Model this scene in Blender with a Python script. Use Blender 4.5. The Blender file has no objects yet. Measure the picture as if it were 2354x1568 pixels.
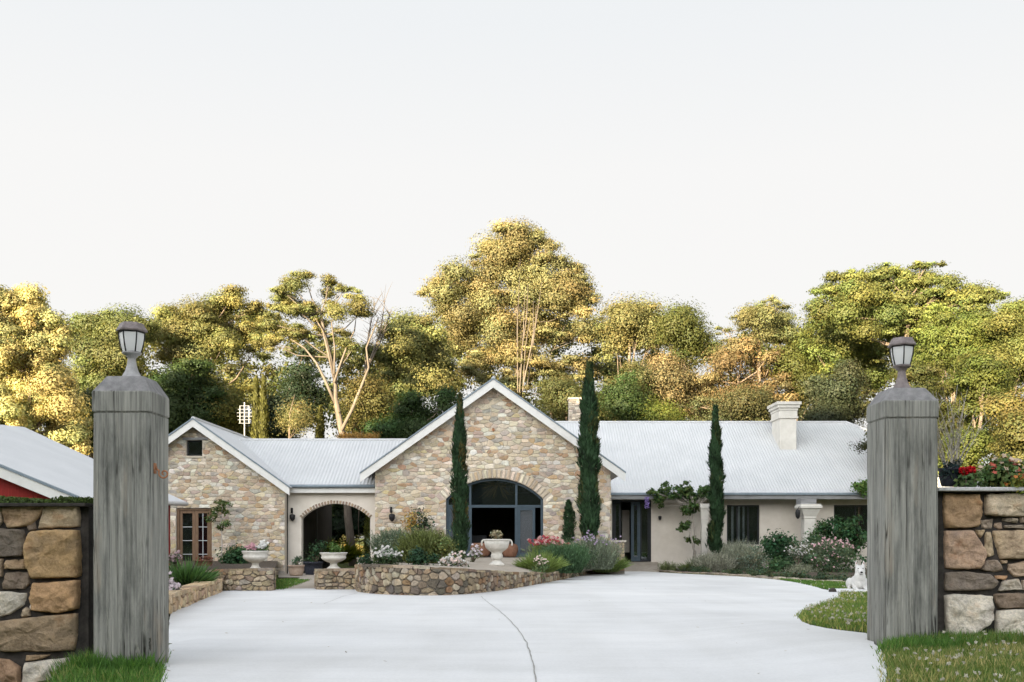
import bpy, bmesh, math, random
import numpy as np
from mathutils import Vector, noise, Matrix

R = random.Random(11)
NR = np.random.default_rng(5)
S = bpy.context.scene
COL = S.collection
F = 35 / 36 * 2354.0      # focal length in photo pixels (photo read at 2354 px wide)
CX, HY, CZ = 1177.0, 1229.0, 1.02

# ------------------------------------------------------------------ survey helpers
def at(x, y, d):
    return np.array(((x - CX) / F * d, d, CZ - (y - HY) / F * d))
def sm(a, b, t):
    t = max(0.0, min(1.0, (t - a) / (b - a)))
    return t * t * (3 - 2 * t)
def gz(X, Y):
    z = -.015 * (min(max(Y, -10), 42) - 7.5)
    if Y > 42: z -= .004 * (min(Y, 60) - 42)
    z += .125 * sm(1.4, 3.0, X) * (1 - sm(9.5, 15, Y)) * sm(-6, 4, Y)
    z -= .17 * sm(-3.15, -3.55, X) * (1 - sm(8.5, 11, Y)) * sm(-6, 4, Y)
    return z
def gat(x, y):
    d = 2077 / max(8.0, y - 1263.3)
    for _ in range(25):
        X = (x - CX) / F * d
        h = CZ - gz(X, d)
        d = .5 * d + .5 * h * F / (y - HY)
    return np.array(((x - CX) / F * d, d, gz((x - CX) / F * d, d)))

# ------------------------------------------------------------------ materials
def newmat(name):
    m = bpy.data.materials.new(name); m.use_nodes = True
    nt = m.node_tree; nt.nodes.clear()
    o = nt.nodes.new('ShaderNodeOutputMaterial')
    return m, nt, o
class NT:
    def __init__(s, nt): s.nt = nt
    def n(s, t, **kw):
        nd = s.nt.nodes.new('ShaderNode' + t)
        for k, v in kw.items():
            if k.startswith('i_'): nd.inputs[k[2:].replace('_', ' ')].default_value = v
            else: setattr(nd, k, v)
        return nd
    def l(s, a, b): s.nt.links.new(a, b)
    def coords(s, scale=(1, 1, 1), rot=(0, 0, 0)):
        t = s.n('TexCoord'); m = s.n('Mapping'); m.inputs['Scale'].default_value = scale; m.inputs['Rotation'].default_value = rot
        s.l(t.outputs['Object'], m.inputs['Vector']); return m.outputs['Vector']
    def noise(s, scale, detail=4, vec=None, rough=.55):
        n = s.n('TexNoise'); n.inputs['Scale'].default_value = scale; n.inputs['Detail'].default_value = detail
        n.inputs['Roughness'].default_value = rough
        s.l(vec if vec is not None else s.coords(), n.inputs['Vector']); return n.outputs['Fac']
    def ramp(s, fac, stops):
        r = s.n('ValToRGB'); e = r.color_ramp.elements
        while len(e) < len(stops): e.new(.5)
        for el, (p, c) in zip(e, stops):
            el.position = p; el.color = (*c, 1) if len(c) == 3 else c
        s.l(fac, r.inputs['Fac']); return r.outputs['Color']
    def mix(s, fac, a, b, mode='MIX'):
        m = s.n('Mix', data_type='RGBA', blend_type=mode)
        for sock, v in ((m.inputs[0], fac), (m.inputs[6], a), (m.inputs[7], b)):
            if isinstance(v, (int, float)): sock.default_value = v
            elif isinstance(v, (tuple, list)): sock.default_value = (*v, 1)
            else: s.l(v, sock)
        return m.outputs[2]
    def bump(s, h, strength=.3, dist=.02):
        b = s.n('Bump'); b.inputs['Strength'].default_value = strength; b.inputs['Distance'].default_value = dist
        s.l(h, b.inputs['Height']); return b.outputs['Normal']
    def bsdf(s, out, col, rough=.8, normal=None, metal=0, spec=.3):
        p = s.n('BsdfPrincipled'); p.inputs['Roughness'].default_value = rough; p.inputs['Metallic'].default_value = metal
        p.inputs['Specular IOR Level'].default_value = spec
        if isinstance(col, (tuple, list)): p.inputs['Base Color'].default_value = (*col, 1)
        else: s.l(col, p.inputs['Base Color'])
        if normal is not None: s.l(normal, p.inputs['Normal'])
        s.l(p.outputs[0], out.inputs[0]); return p

def m_speckle(name, c1, c2, scale=6, rough=.85, bump=.25, dist=.01, big=.0, spec=.25, metal=0, stretch=(1, 1, 1)):
    m, nt, o = newmat(name); g = NT(nt)
    v = g.coords(stretch)
    f = g.noise(scale, 6, v, .65); c = g.ramp(f, [(.3, c1), (.7, c2)])
    if big:
        f2 = g.noise(scale * .12, 3, v); c = g.mix(big, c, g.ramp(f2, [(.35, (.35, .35, .35)), (.65, (1, 1, 1))]), 'MULTIPLY')
    f3 = g.noise(scale * 9, 4, v)
    g.bsdf(o, c, rough, g.bump(f3, bump, dist), metal, spec); return m

def m_stone(name, sc=9, bump=.6, dist=.012, amt=.75):
    """per-stone colour (attribute) broken up by mineral patches"""
    m, nt, o = newmat(name); g = NT(nt)
    a = g.n('Attribute', attribute_name='tint')
    v = g.coords()
    f = g.noise(sc, 6, v, .65)
    patch = g.ramp(f, [(.30, (.46, .41, .38)), (.44, (.95, .93, .9)), (.58, (1.16, 1.12, 1.04)), (.74, (.80, .58, .40))])
    c = g.mix(amt, a.outputs['Color'], patch, 'MULTIPLY')
    f2 = g.noise(sc * 5, 5, v, .7)
    c = g.mix(.55, c, g.ramp(f2, [(.3, (.55, .55, .55)), (.55, (1, 1, 1)), (.8, (1.2, 1.18, 1.12))]), 'MULTIPLY')
    f4 = g.noise(sc * .45, 3, v)
    c = g.mix(g.ramp(f4, [(.58, (0, 0, 0)), (.74, (.6, .6, .6))]), c, (.16, .155, .15))
    hb = g.mix(.5, f2, f)
    f9 = g.noise(sc * 16, 4, v, .7); c = g.mix(.4, c, g.ramp(f9, [(.3, (.6, .6, .6)), (.6, (1.1, 1.1, 1.1))]), 'MULTIPLY')
    g.bsdf(o, c, .92, g.bump(hb, bump, dist), 0, .15); return m

def m_timber(name):
    m, nt, o = newmat(name); g = NT(nt)
    v = g.coords((30, 30, 1.3)); v2 = g.coords((90, 90, 1.6)); v3 = g.coords((1, 1, 1)); v4 = g.coords((14, 14, .35))
    f = g.noise(1, 6, v, .6)
    c = g.ramp(f, [(.22, (.125, .124, .108)), (.40, (.215, .213, .19)), (.56, (.295, .292, .26)), (.78, (.40, .388, .345))])
    fg = g.noise(1, 4, v2, .6)
    c = g.mix(.7, c, g.ramp(fg, [(.3, (.45, .45, .45)), (.5, (.95, .95, .95)), (.7, (1.15, 1.13, 1.08))]), 'MULTIPLY')
    fc = g.noise(1, 2, v4, .5)
    crack = g.ramp(fc, [(.484, (1, 1, 1)), (.497, (.08, .075, .065)), (.503, (.08, .075, .065)), (.516, (1, 1, 1))])
    fm = g.noise(2.2, 3, v3)
    c = g.mix(g.ramp(fm, [(.50, (0, 0, 0)), (.62, (1, 1, 1))]), c, g.mix(1, c, crack, 'MULTIPLY'))
    fd = g.noise(1.0, 6, g.coords((5.5, 5.5, 1.3)), .7)
    c = g.mix(g.ramp(fd, [(.48, (0, 0, 0)), (.64, (.8, .8, .8))]), c, g.mix(.75, c, (.30, .315, .32), 'MULTIPLY'))
    fl = g.noise(1.0, 5, g.coords((7, 7, 1.1)))
    c = g.mix(g.ramp(fl, [(.60, (0, 0, 0)), (.75, (.5, .5, .5))]), c, (.36, .29, .21))
    h = g.mix(.5, fg, f)
    g.bsdf(o, c, .9, g.bump(g.mix(.6, h, crack, 'MULTIPLY'), .8, .02), 0, .15); return m

def m_leaf(name, trans=.35, tr_tint=(1.25, 1.15, .5), rough=.6):
    m, nt, o = newmat(name); g = NT(nt)
    a = g.n('Attribute', attribute_name='tint')
    p = g.n('BsdfPrincipled'); p.inputs['Roughness'].default_value = rough; p.inputs['Specular IOR Level'].default_value = .25
    g.l(a.outputs['Color'], p.inputs['Base Color'])
    t = g.n('BsdfTranslucent'); g.l(g.mix(1, a.outputs['Color'], tr_tint, 'MULTIPLY'), t.inputs['Color'])
    mx = g.n('MixShader'); mx.inputs[0].default_value = trans
    g.l(p.outputs[0], mx.inputs[1]); g.l(t.outputs[0], mx.inputs[2]); g.l(mx.outputs[0], o.inputs[0]); return m

def m_glass(name, tint, transp, rough=.03):
    m, nt, o = newmat(name); g = NT(nt)
    gl = g.n('BsdfGlossy'); gl.inputs['Roughness'].default_value = rough; gl.inputs['Color'].default_value = (.9, .93, .95, 1)
    tr = g.n('BsdfTransparent'); tr.inputs['Color'].default_value = (*transp, 1)
    df = g.n('BsdfDiffuse'); df.inputs['Color'].default_value = (*tint, 1)
    m1 = g.n('MixShader'); m1.inputs[0].default_value = .82; g.l(df.outputs[0], m1.inputs[1]); g.l(tr.outputs[0], m1.inputs[2])
    fr = g.n('Fresnel'); fr.inputs['IOR'].default_value = 1.5
    add = g.n('Math', operation='ADD', use_clamp=True); g.l(fr.outputs[0], add.inputs[0]); add.inputs[1].default_value = .05
    m2 = g.n('MixShader'); g.l(add.outputs[0], m2.inputs[0]); g.l(m1.outputs[0], m2.inputs[1]); g.l(gl.outputs[0], m2.inputs[2])
    g.l(m2.outputs[0], o.inputs[0]); return m

def m_concrete(name):
    m, nt, o = newmat(name); g = NT(nt)
    v = g.coords()
    f = g.noise(.28, 6, v, .6); c = g.ramp(f, [(.3, (.56, .555, .545)), (.5, (.645, .64, .63)), (.72, (.72, .71, .695))])
    f1 = g.noise(1, 4, g.coords((.35, 2.2, 1)), .6); c = g.mix(.5, c, g.ramp(f1, [(.3, (.88, .88, .87)), (.6, (1.02, 1.02, 1.02))]), 'MULTIPLY')
    f2 = g.noise(38, 5, v, .7); c = g.mix(.5, c, g.ramp(f2, [(.25, (.82, .82, .82)), (.6, (1.03, 1.03, 1.03))]), 'MULTIPLY')
    f3 = g.noise(.9, 5, g.coords((1, 1, 1)), .7)
    c = g.mix(g.ramp(f3, [(.62, (0, 0, 0)), (.8, (.4, .4, .4))]), c, (.42, .40, .36))
    f6 = g.noise(1, 5, g.coords((1.6, .16, 1)), .6); c = g.mix(.6, c, g.ramp(f6, [(.3, (.93, .925, .91)), (.55, (1.02, 1.02, 1.02))]), 'MULTIPLY')
    f7 = g.noise(9, 5, v, .7); c = g.mix(g.ramp(f7, [(.66, (0, 0, 0)), (.74, (.35, .35, .35))]), c, (.50, .49, .46))
    g.bsdf(o, c, .75, g.bump(f2, .25, .006), 0, .3); return m

def m_ground(name):
    m, nt, o = newmat(name); g = NT(nt)
    v = g.coords(); f = g.noise(3.0, 8, v, .7)
    c = g.ramp(f, [(.3, (.045, .065, .018)), (.5, (.085, .11, .03)), (.65, (.15, .15, .055)), (.8, (.2, .17, .09))])
    f2 = g.noise(60, 4, v, .7); c = g.mix(.7, c, g.ramp(f2, [(.3, (.4, .4, .4)), (.7, (1.2, 1.2, 1.2))]), 'MULTIPLY')
    g.bsdf(o, c, .95, g.bump(f2, .8, .04), 0, .1); return m

M = {}
M['stone'] = m_stone('rubble_stone', 7, .6, .012, .5)
M['stone_big'] = m_stone('sandstone_block', 5.0, 1.0, .045, 1.0)
M['mortar'] = m_speckle('pale_mortar', (.44, .39, .32), (.56, .50, .42), 8)
M['dark_mortar'] = m_speckle('dark_joint', (.15, .13, .105), (.26, .23, .19), 10)
M['joint'] = m_speckle('black_joint', (.018, .016, .014), (.06, .052, .045), 12)
M['timber'] = m_timber('weathered_timber')
M['timber_top'] = m_speckle('weathered_end_grain', (.17, .165, .165), (.31, .30, .295), 16, .9, .6, .01, .2)
M['beam'] = m_speckle('grey_beam', (.13, .13, .13), (.30, .30, .30), 3, .85, .4, .01, stretch=(.5, 4, 8))
M['roof'] = m_speckle('white_corrugated_steel', (.48, .485, .487), (.545, .547, .547), .9, .45, .05, .002, .08, .45)
M['trim'] = m_speckle('white_painted_trim', (.60, .59, .56), (.70, .69, .66), 5, .6, .1, .004)
M['gutter'] = m_speckle('slate_gutter', (.16, .20, .23), (.22, .26, .29), 5, .45, .05, .002)
M['plaster'] = m_speckle('cream_render', (.64, .58, .50), (.74, .68, .60), 2.2, .9, .25, .006, .22)
M['plaster_white'] = m_speckle('white_render', (.58, .55, .49), (.70, .67, .61), 3.5, .9, .3, .008, .35)
M['blue'] = m_speckle('slate_blue_paint', (.038, .058, .075), (.055, .08, .10), 6, .5, .08, .003)
M['dark'] = m_speckle('dark_paint', (.012, .014, .017), (.025, .027, .03), 6, .5, .08, .003)
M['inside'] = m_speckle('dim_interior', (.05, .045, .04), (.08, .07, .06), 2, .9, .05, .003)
M['wood'] = m_speckle('brown_door_timber', (.12, .072, .042), (.20, .125, .075), 5, .6, .2, .004, stretch=(6, 6, .7))
M['glass'] = m_glass('window_glass', (.02, .025, .03), (.86, .89, .9))
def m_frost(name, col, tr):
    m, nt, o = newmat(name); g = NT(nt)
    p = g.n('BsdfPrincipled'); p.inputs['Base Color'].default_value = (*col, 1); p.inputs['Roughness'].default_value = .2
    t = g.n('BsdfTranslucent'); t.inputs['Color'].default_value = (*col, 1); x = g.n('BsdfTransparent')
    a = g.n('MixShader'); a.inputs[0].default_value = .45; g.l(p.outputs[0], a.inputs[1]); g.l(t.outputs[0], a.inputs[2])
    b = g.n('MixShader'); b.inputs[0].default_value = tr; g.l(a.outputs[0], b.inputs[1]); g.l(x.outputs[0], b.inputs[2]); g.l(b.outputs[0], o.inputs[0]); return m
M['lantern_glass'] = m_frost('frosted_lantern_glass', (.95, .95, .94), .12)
M['pale_reflection'] = m_frost('door_glass_reflection', (.16, .175, .19), .35)  # reflected sky and driveway painted into the door panes as pale grey
M['curtain'] = m_speckle('pale_curtain', (.42, .43, .43), (.52, .53, .53), 5, .9, .1, .004)
M['metal'] = m_speckle('aged_bronze', (.13, .105, .10), (.26, .22, .21), 22, .55, .2, .003, 0, .4, .3)
M['pewter'] = m_speckle('weathered_pewter', (.24, .235, .23), (.40, .39, .38), 22, .55, .2, .003, 0, .4, .2)
M['rust'] = m_speckle('rusty_iron', (.22, .09, .04), (.40, .20, .11), 30, .85, .4, .003)
M['iron'] = m_speckle('black_iron', (.010, .010, .011), (.025, .024, .024), 20, .5, .2, .003)
M['galv'] = m_speckle('galvanised_metal', (.5, .5, .5), (.62, .62, .62), 20, .5, .1, .002)
M['cast'] = m_speckle('white_cast_stone', (.55, .52, .46), (.72, .69, .63), 9, .85, .4, .006, .25)
M['terracotta'] = m_speckle('terracotta', (.15, .07, .042), (.24, .125, .08), 9, .85, .3, .005, .2)
M['pot_stone'] = m_speckle('sandy_pot', (.34, .24, .18), (.46, .36, .28), 9, .85, .3, .005, .2)
M['black_pot'] = m_speckle('black_pot', (.012, .014, .02), (.03, .033, .045), 14, .6, .3, .004)
M['red'] = m_speckle('barn_red_paint', (.20, .014, .012), (.30, .025, .02), 4, .7, .2, .004, stretch=(8, 8, .6))
M['concrete'] = m_concrete('pale_concrete')
M['crack'] = m_speckle('dark_joint_fill', (.24, .23, .21), (.38, .37, .34), 20, .9)
M['ground'] = m_ground('turf_ground')
M['soil'] = m_speckle('garden_soil', (.055, .042, .03), (.13, .10, .075), 14, .95, .8, .03)
M['paving'] = m_speckle('sandstone_paving', (.34, .29, .23), (.47, .41, .34), 5, .9, .4, .01, .25)
M['bark_pale'] = m_speckle('pale_gum_bark', (.095, .078, .06), (.17, .14, .112), 4, .85, .3, .02, .3, .2, 0, (2, 2, .6))
M['bark'] = m_speckle('brown_bark', (.10, .075, .055), (.24, .185, .14), 5, .9, .6, .03, 0, .1, 0, (3, 3, .5))
M['twig'] = m_speckle('bare_twig', (.30, .27, .23), (.46, .42, .37), 20, .9)
M['leaf'] = m_leaf('foliage', .38, (1.15, 1.12, .65))
M['leaf_near'] = m_leaf('garden_leaf', .25, (1.1, 1.15, .6))
M['petal'] = m_leaf('petal', .3, (1, 1, 1))
M['grassblade'] = m_leaf('grass_blade', .35, (1.1, 1.2, .5))
M['shade_hill'] = m_speckle('shade_hill_green', (.03, .045, .015), (.09, .10, .04), .8, .95, .8, .3)
M['fur'] = m_speckle('white_fur', (.50, .485, .455), (.64, .625, .595), 40, .9, .5, .01)
M['fur_dark'] = m_speckle('dark_nose', (.01, .01, .01), (.03, .025, .025), 40, .4)
M['ear_pink'] = m_speckle('inner_ear', (.36, .27, .24), (.44, .34, .30), 40, .9)
M['gold'] = m_speckle('golden_reflection', (.45, .30, .12), (.62, .44, .2), 20, .5, .1, .003, 0, .4, .4)

# ------------------------------------------------------------------ objects
ORG = {}
def mark(o, label=None, cat=None, group=None, kind=None):
    if label: o['label'] = label
    if cat: o['category'] = cat
    if group: o['group'] = group
    if kind: o['kind'] = kind
    return o
def thing(name, label, cat, loc, group=None):
    o = bpy.data.objects.new(name, None); COL.objects.link(o); o.empty_display_size = .2
    o.location = [float(v) for v in loc]; ORG[o.name] = np.array([float(v) for v in loc])
    return mark(o, label, cat, group)
def link(name, me, parent=None):
    o = bpy.data.objects.new(name, me); COL.objects.link(o)
    if parent is not None: o.parent = parent; ORG[o.name] = ORG[parent.name]
    else: ORG[o.name] = np.zeros(3)
    return o

class MB:
    """collects faces of ONE mesh"""
    def __init__(s): s.v = []; s.f = []; s.mi = []; s.c = []; s.cur = (.5, .5, .5)
    def add(s, vs, fs, mi=0, col=None):
        b = len(s.v); s.v += [tuple(map(float, p)) for p in vs]
        s.f += [tuple(i + b for i in f) for f in fs]; s.mi += [mi] * len(fs)
        s.c += [col or s.cur] * len(vs)
    def box(s, x0, x1, y0, y1, z0, z1, mi=0, col=None):
        vs = [(x, y, z) for z in (z0, z1) for y in (y0, y1) for x in (x0, x1)]
        s.add(vs, [(0, 2, 3, 1), (4, 5, 7, 6), (0, 1, 5, 4), (2, 6, 7, 3), (0, 4, 6, 2), (1, 3, 7, 5)], mi, col)
    def prism(s, poly, y0, y1, mi=0, col=None):
        """polygon of (x,z) extruded along y"""
        n = len(poly)
        vs = [(x, y0, z) for x, z in poly] + [(x, y1, z) for x, z in poly]
        fs = [tuple(range(n)), tuple(range(2 * n - 1, n - 1, -1))] + [(i, n + i, n + (i + 1) % n, (i + 1) % n) for i in range(n)]
        s.add(vs, fs, mi, col)
    def slab(s, poly, z0, z1, mi=0, col=None):
        n = len(poly)
        vs = [(x, y, z0) for x, y in poly] + [(x, y, z1) for x, y in poly]
        fs = [tuple(range(n - 1, -1, -1)), tuple(range(n, 2 * n))] + [(i, (i + 1) % n, n + (i + 1) % n, n + i) for i in range(n)]
        s.add(vs, fs, mi, col)
    def tube(s, pts, rs, n=6, mi=0, col=None, cap=True):
        pts = [np.array(p, float) for p in pts]
        if not hasattr(rs, '__len__'): rs = [rs] * len(pts)
        vs = []; fs = []
        up = np.array((.13, .27, .95))
        for i, p in enumerate(pts):
            t = pts[min(i + 1, len(pts) - 1)] - pts[max(i - 1, 0)]; t = t / (np.linalg.norm(t) + 1e-9)
            a = np.cross(t, up)
            if np.linalg.norm(a) < .15: a = np.cross(t, np.array((1., 0, 0)))
            a /= np.linalg.norm(a); b = np.cross(t, a)
            for k in range(n):
                an = 2 * math.pi * k / n; vs.append(p + rs[i] * (math.cos(an) * a + math.sin(an) * b))
        for i in range(len(pts) - 1):
            for k in range(n): fs.append((i * n + k, i * n + (k + 1) % n, (i + 1) * n + (k + 1) % n, (i + 1) * n + k))
        if cap: fs.append(tuple(range(n - 1, -1, -1))); fs.append(tuple(range((len(pts) - 1) * n, len(pts) * n)))
        s.add(vs, fs, mi, col)
    def lathe(s, prof, c, n=24, mi=0, col=None, rot=0, flute=0, sx=1.0):
        vs = []; fs = []
        for r, z in prof:
            for k in range(n):
                an = 2 * math.pi * k / n + rot
                rr = r * (1 + (flute * (k % 2)) )
                vs.append((c[0] + rr * math.cos(an) * sx, c[1] + rr * math.sin(an), c[2] + z))
        for i in range(len(prof) - 1):
            for k in range(n): fs.append((i * n + k, i * n + (k + 1) % n, (i + 1) * n + (k + 1) % n, (i + 1) * n + k))
        fs.append(tuple(range(n - 1, -1, -1))); fs.append(tuple(range((len(prof) - 1) * n, len(prof) * n)))
        s.add(vs, fs, mi, col)
    def build(s, name, mats, parent=None, smooth=False, bevel=0):
        if not isinstance(mats, (list, tuple)): mats = [mats]
        me = bpy.data.meshes.new(name)
        off = ORG[parent.name] if parent is not None else np.zeros(3)
        v = np.array(s.v) - off
        me.from_pydata(v.tolist(), [], s.f)
        for m in mats: me.materials.append(m)
        me.polygons.foreach_set('material_index', s.mi)
        a = me.attributes.new('tint', 'FLOAT_COLOR', 'POINT')
        a.data.foreach_set('color', np.c_[np.array(s.c, float).reshape(-1, 3), np.ones(len(s.c))].ravel())
        if smooth: me.polygons.foreach_set('use_smooth', [True] * len(me.polygons))
        me.update()
        o = link(name, me, parent)
        if bevel:
            b = o.modifiers.new('edge', 'BEVEL'); b.width = bevel; b.segments = 2; b.limit_method = 'ANGLE'; b.angle_limit = math.radians(40)
        return o

# ------------------------------------------------------------------ foliage
def rdir(n):
    v = NR.normal(size=(n, 3)); return v / np.linalg.norm(v, axis=1)[:, None]
def unit(v): return v / (np.linalg.norm(v, axis=1)[:, None] + 1e-9)
def quads(name, P, T, B, L, W, C, mat, parent, fold=.15):
    """diamond leaf faces: P centre, T long axis, B side axis, L length, W width, C colour"""
    n = len(P)
    if n == 0: return None
    L = np.broadcast_to(L, (n,))[:, None]; W = np.broadcast_to(W, (n,))[:, None]
    Nn = np.cross(T, B)
    V = np.stack([P - T * L * .5, P + B * W * .5 + Nn * W * fold - T * L * .05, P + T * L * .5, P - B * W * .5 + Nn * W * fold - T * L * .05], 1).reshape(-1, 3)
    if parent is not None: V = V - ORG[parent.name]
    me = bpy.data.meshes.new(name)
    me.vertices.add(4 * n); me.vertices.foreach_set('co', V.ravel().astype(np.float32))
    me.loops.add(4 * n); me.loops.foreach_set('vertex_index', np.arange(4 * n, dtype=np.int32))
    me.polygons.add(n); me.polygons.foreach_set('loop_start', np.arange(0, 4 * n, 4, dtype=np.int32))
    me.update(calc_edges=True)
    me.materials.append(mat)
    a = me.attributes.new('tint', 'FLOAT_COLOR', 'POINT')
    c = np.repeat(np.c_[C, np.ones(n)], 4, 0); a.data.foreach_set('color', c.ravel().astype(np.float32))
    return link(name, me, parent)
def frame_from_normal(Nv):
    r = rdir(len(Nv)); T = unit(np.cross(Nv, r)); return T, np.cross(Nv, T)

LEAFN = [0]
def pad_leaves(pads, n_each, leaf, col, var=.25, flat=.6, up=.35, hue=.12, soft=(.38, .62), nb=(.9, .75), ph=1):
    """pads: (center, radius, colour factor); returns P,T,B,L,W,C"""
    Ps, Ns, Cs = [], [], []
    for (c, r, k) in pads:
        n = max(3, int(n_each * r[0] * r[2]))
        d = rdir(n); rad = np.abs(NR.normal(size=n) * soft[0] + soft[1]).clip(0, 1.2)
        P = np.array(c) + d * rad[:, None] * np.array(r) * np.array((1, 1, 1.0))
        Nv = unit(d * nb[0] + rdir(n) * nb[1] + np.array((0, 0, up)))
        tone = k * (1 + NR.normal(size=n) * var).clip(.4, 1.9)
        C = np.array(col) * tone[:, None]
        hp = R.uniform(-.15, .07) * ph; C[:, 0] *= 1 + hp; C[:, 1] *= 1 - .25 * hp; C[:, 2] *= 1 - .4 * hp
        h = NR.normal(size=n) * hue
        C[:, 0] *= 1 + h; C[:, 2] *= 1 - h * .5
        Ps.append(P); Ns.append(Nv); Cs.append(C)
    P = np.concatenate(Ps); Nv = np.concatenate(Ns); C = np.concatenate(Cs).clip(.004, .9)
    T, B = frame_from_normal(Nv)
    L = leaf * NR.uniform(.7, 1.4, len(P)); LEAFN[0] += len(P)
    return P, T, B, L, L * NR.uniform(.45, .8, len(P)), C

def tree(name, label, bx, d, lobes, col, leaf_px=9, dens=.36, trunk=None, bark='bark', r0=.3, cat='tree', group=None,
         padr=(17, 33), flat=.62, gap=1.0, fill=22, ybase=None, limb=1.0, twigs=5, colvar=.42, dj=.9):
    X = (bx - CX) / F * d; zb = gz(X, d) if ybase is None else at(bx, ybase, d)[2]
    root = thing(name, label, cat, (X, d, zb), group)
    k = d / F
    path = [np.array((X, d, zb - .2))]
    if trunk:
        path += [at(x, y, d) + np.array((0, R.uniform(-.3, .3), 0)) for x, y in trunk]
    else:
        cx = sum(l[0] for l in lobes) / len(lobes); cy = sum(l[1] for l in lobes) / len(lobes)
        for t in (.35, .7, 1.0):
            path.append(path[0] * (1 - t) + at(cx, cy, d) * t + np.array((R.uniform(-.3, .3), R.uniform(-.3, .3), 0)) * t)
    mb = MB()
    n = len(path); r0 *= .62
    mb.tube(path, [r0 * (1 - .66 * i / (n - 1)) for i in range(n)], 8)
    pads = []
    for li, (lx, ly, rx, ry) in enumerate(lobes):
        c = at(lx, ly, d) + np.array((0, R.uniform(-dj, dj) * (rx + ry) * .5 * k, 0))
        rad = np.array((rx, .5 * (rx + ry) * .9, ry)) * k
        cands = [p for p in path[1:] if p[2] < c[2] - .1] or [path[1]]
        s0 = min(cands, key=lambda p: np.linalg.norm(p - c) + .6 * abs(p[2] - c[2] + 1.5))
        mid = s0 * .5 + c * .5 + np.array((R.uniform(-.1, .1), R.uniform(-.1, .1), -.08)) * np.linalg.norm(c - s0)
        rr = r0 * .26 * limb
        mb.tube([s0, mid, mid * .45 + c * .55, c], [rr, rr * .75, rr * .5, rr * .25], 5, cap=False)
        npad = max(5, int(rx * ry / (padr[0] * padr[1]) * 1.9 * gap))
        lobetone = R.uniform(.82, 1.18)
        pads.append((c, tuple(rad * .55), lobetone * .85))
        for j in range(npad):
            dv = rdir(1)[0]; rr_ = NR.random() ** .5
            pc = c + dv * rr_ * rad * .95
            pr = R.uniform(*padr) * k
            e_ = R.uniform(.75, 1.35); pads.append((pc, (pr * e_, pr * e_, pr * flat * R.uniform(.55, 1.15)), lobetone * R.uniform(1 - colvar, 1 + colvar)))
            if j < twigs:
                mb.tube([c * .6 + s0 * .4 if j % 2 else c, (pc + c) * .5 + np.array((0, 0, -.1 * pr)), pc], [rr * .3, rr * .2, rr * .1], 4, cap=False)
    for j in range(fill):
        a_, b_ = R.sample(lobes, 2) if len(lobes) > 1 else (lobes[0], lobes[0]); t = R.uniform(.25, .75)
        if abs(a_[0] - b_[0]) + abs(a_[1] - b_[1]) > 210: continue
        c = at(a_[0] * (1 - t) + b_[0] * t, a_[1] * (1 - t) + b_[1] * t, d + R.uniform(-1.5, 2.0)); pr = R.uniform(padr[1], padr[1] * 1.6) * k
        pads.append((c, (pr * 1.2, pr, pr * .8), R.uniform(.7, 1.05)))
    mb.build('trunk', M[bark], root, True)
    area = sum(math.pi * p[1][0] * p[1][2] for p in pads)
    want = sum(math.pi * l[2] * l[3] for l in lobes) * dens * 3.9
    n_each = want / max(1e-6, sum(p[1][0] * p[1][2] for p in pads))
    quads('crown', *pad_leaves(pads, n_each, leaf_px * .52 * k, tuple(v * w for v, w in zip(col, (1.06, 1.08, 1.0))), .14, hue=.06, soft=(.38, .55), nb=(1.45, .48)), M['leaf'], root)
    return root

def cypress(name, label, bx, ytop, ybase, wpx, d, col, n=5200, leaf=.16, group=None, wob=.1, patches=None, twin=False, shape=1.0):
    b = at(bx, ybase, d); h = (ybase - ytop) / F * d; r = wpx / 2 / F * d
    root = thing(name, label, 'cypress tree', b, group)
    mb = MB(); mb.tube([b - np.array((0, 0, .1)), b + np.array((0, 0, h * .8))], [r * .22, r * .06], 6); mb.build('trunk', M['bark'], root, True)
    t = NR.random(n) ** .9
    prof = np.minimum(1, (t * 9 + .45)) * np.where(t < .55, 1 - .1 * (1 - t / .55) * 0, 1 - ((t - .55) / .45) ** 1.5 * .82)
    an = NR.random(n) * 2 * math.pi
    ph = NR.random(4) * 6
    lump = 1 + wob * np.sin(t * 23 + ph[0] + 2 * np.sin(an + ph[1])) + wob * .8 * np.sin(t * 57 + ph[2] + an * 2) + wob * .6 * np.sin(t * 9 + an + ph[3])
    rad = r * prof * lump * (.5 + .62 * NR.random(n) ** .5 + .3 * (NR.random(n) < .06)) * shape
    if twin:
        off = np.where(NR.random(n) < .5, -.45, .5) * r; rad = rad * .58
    else: off = np.zeros(n) + .09 * r * np.sin(t * 7 + ph[1])
    out = np.c_[np.cos(an), np.sin(an), np.zeros(n)]
    P = b + out * rad[:, None] + np.c_[off, np.zeros(n), t * h * (1 - .04 * NR.random(n) * twin)]
    T = unit(out * .5 + rdir(n) * .4 + np.array((0, 0, 1.0))); B = unit(np.cross(T, out + rdir(n) * .5))
    tone = (1 + NR.normal(size=n) * .3 + .25 * np.sin(t * 31 + an * 1.5 + ph[0])).clip(.35, 2)
    C = np.array(col) * tone[:, None]
    if patches is not None:
        msk = (NR.random(n) < .6) & (np.sin(t * 19 + ph[2]) + np.sin(an * 2 + t * 5) > .7); C[msk] = np.array(patches) * tone[msk][:, None]
    L = leaf * NR.uniform(.6, 1.5, n)
    quads('crown', P, T, B, L, L * .3, C, M['leaf'], root); LEAFN[0] += n
    return root

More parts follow.
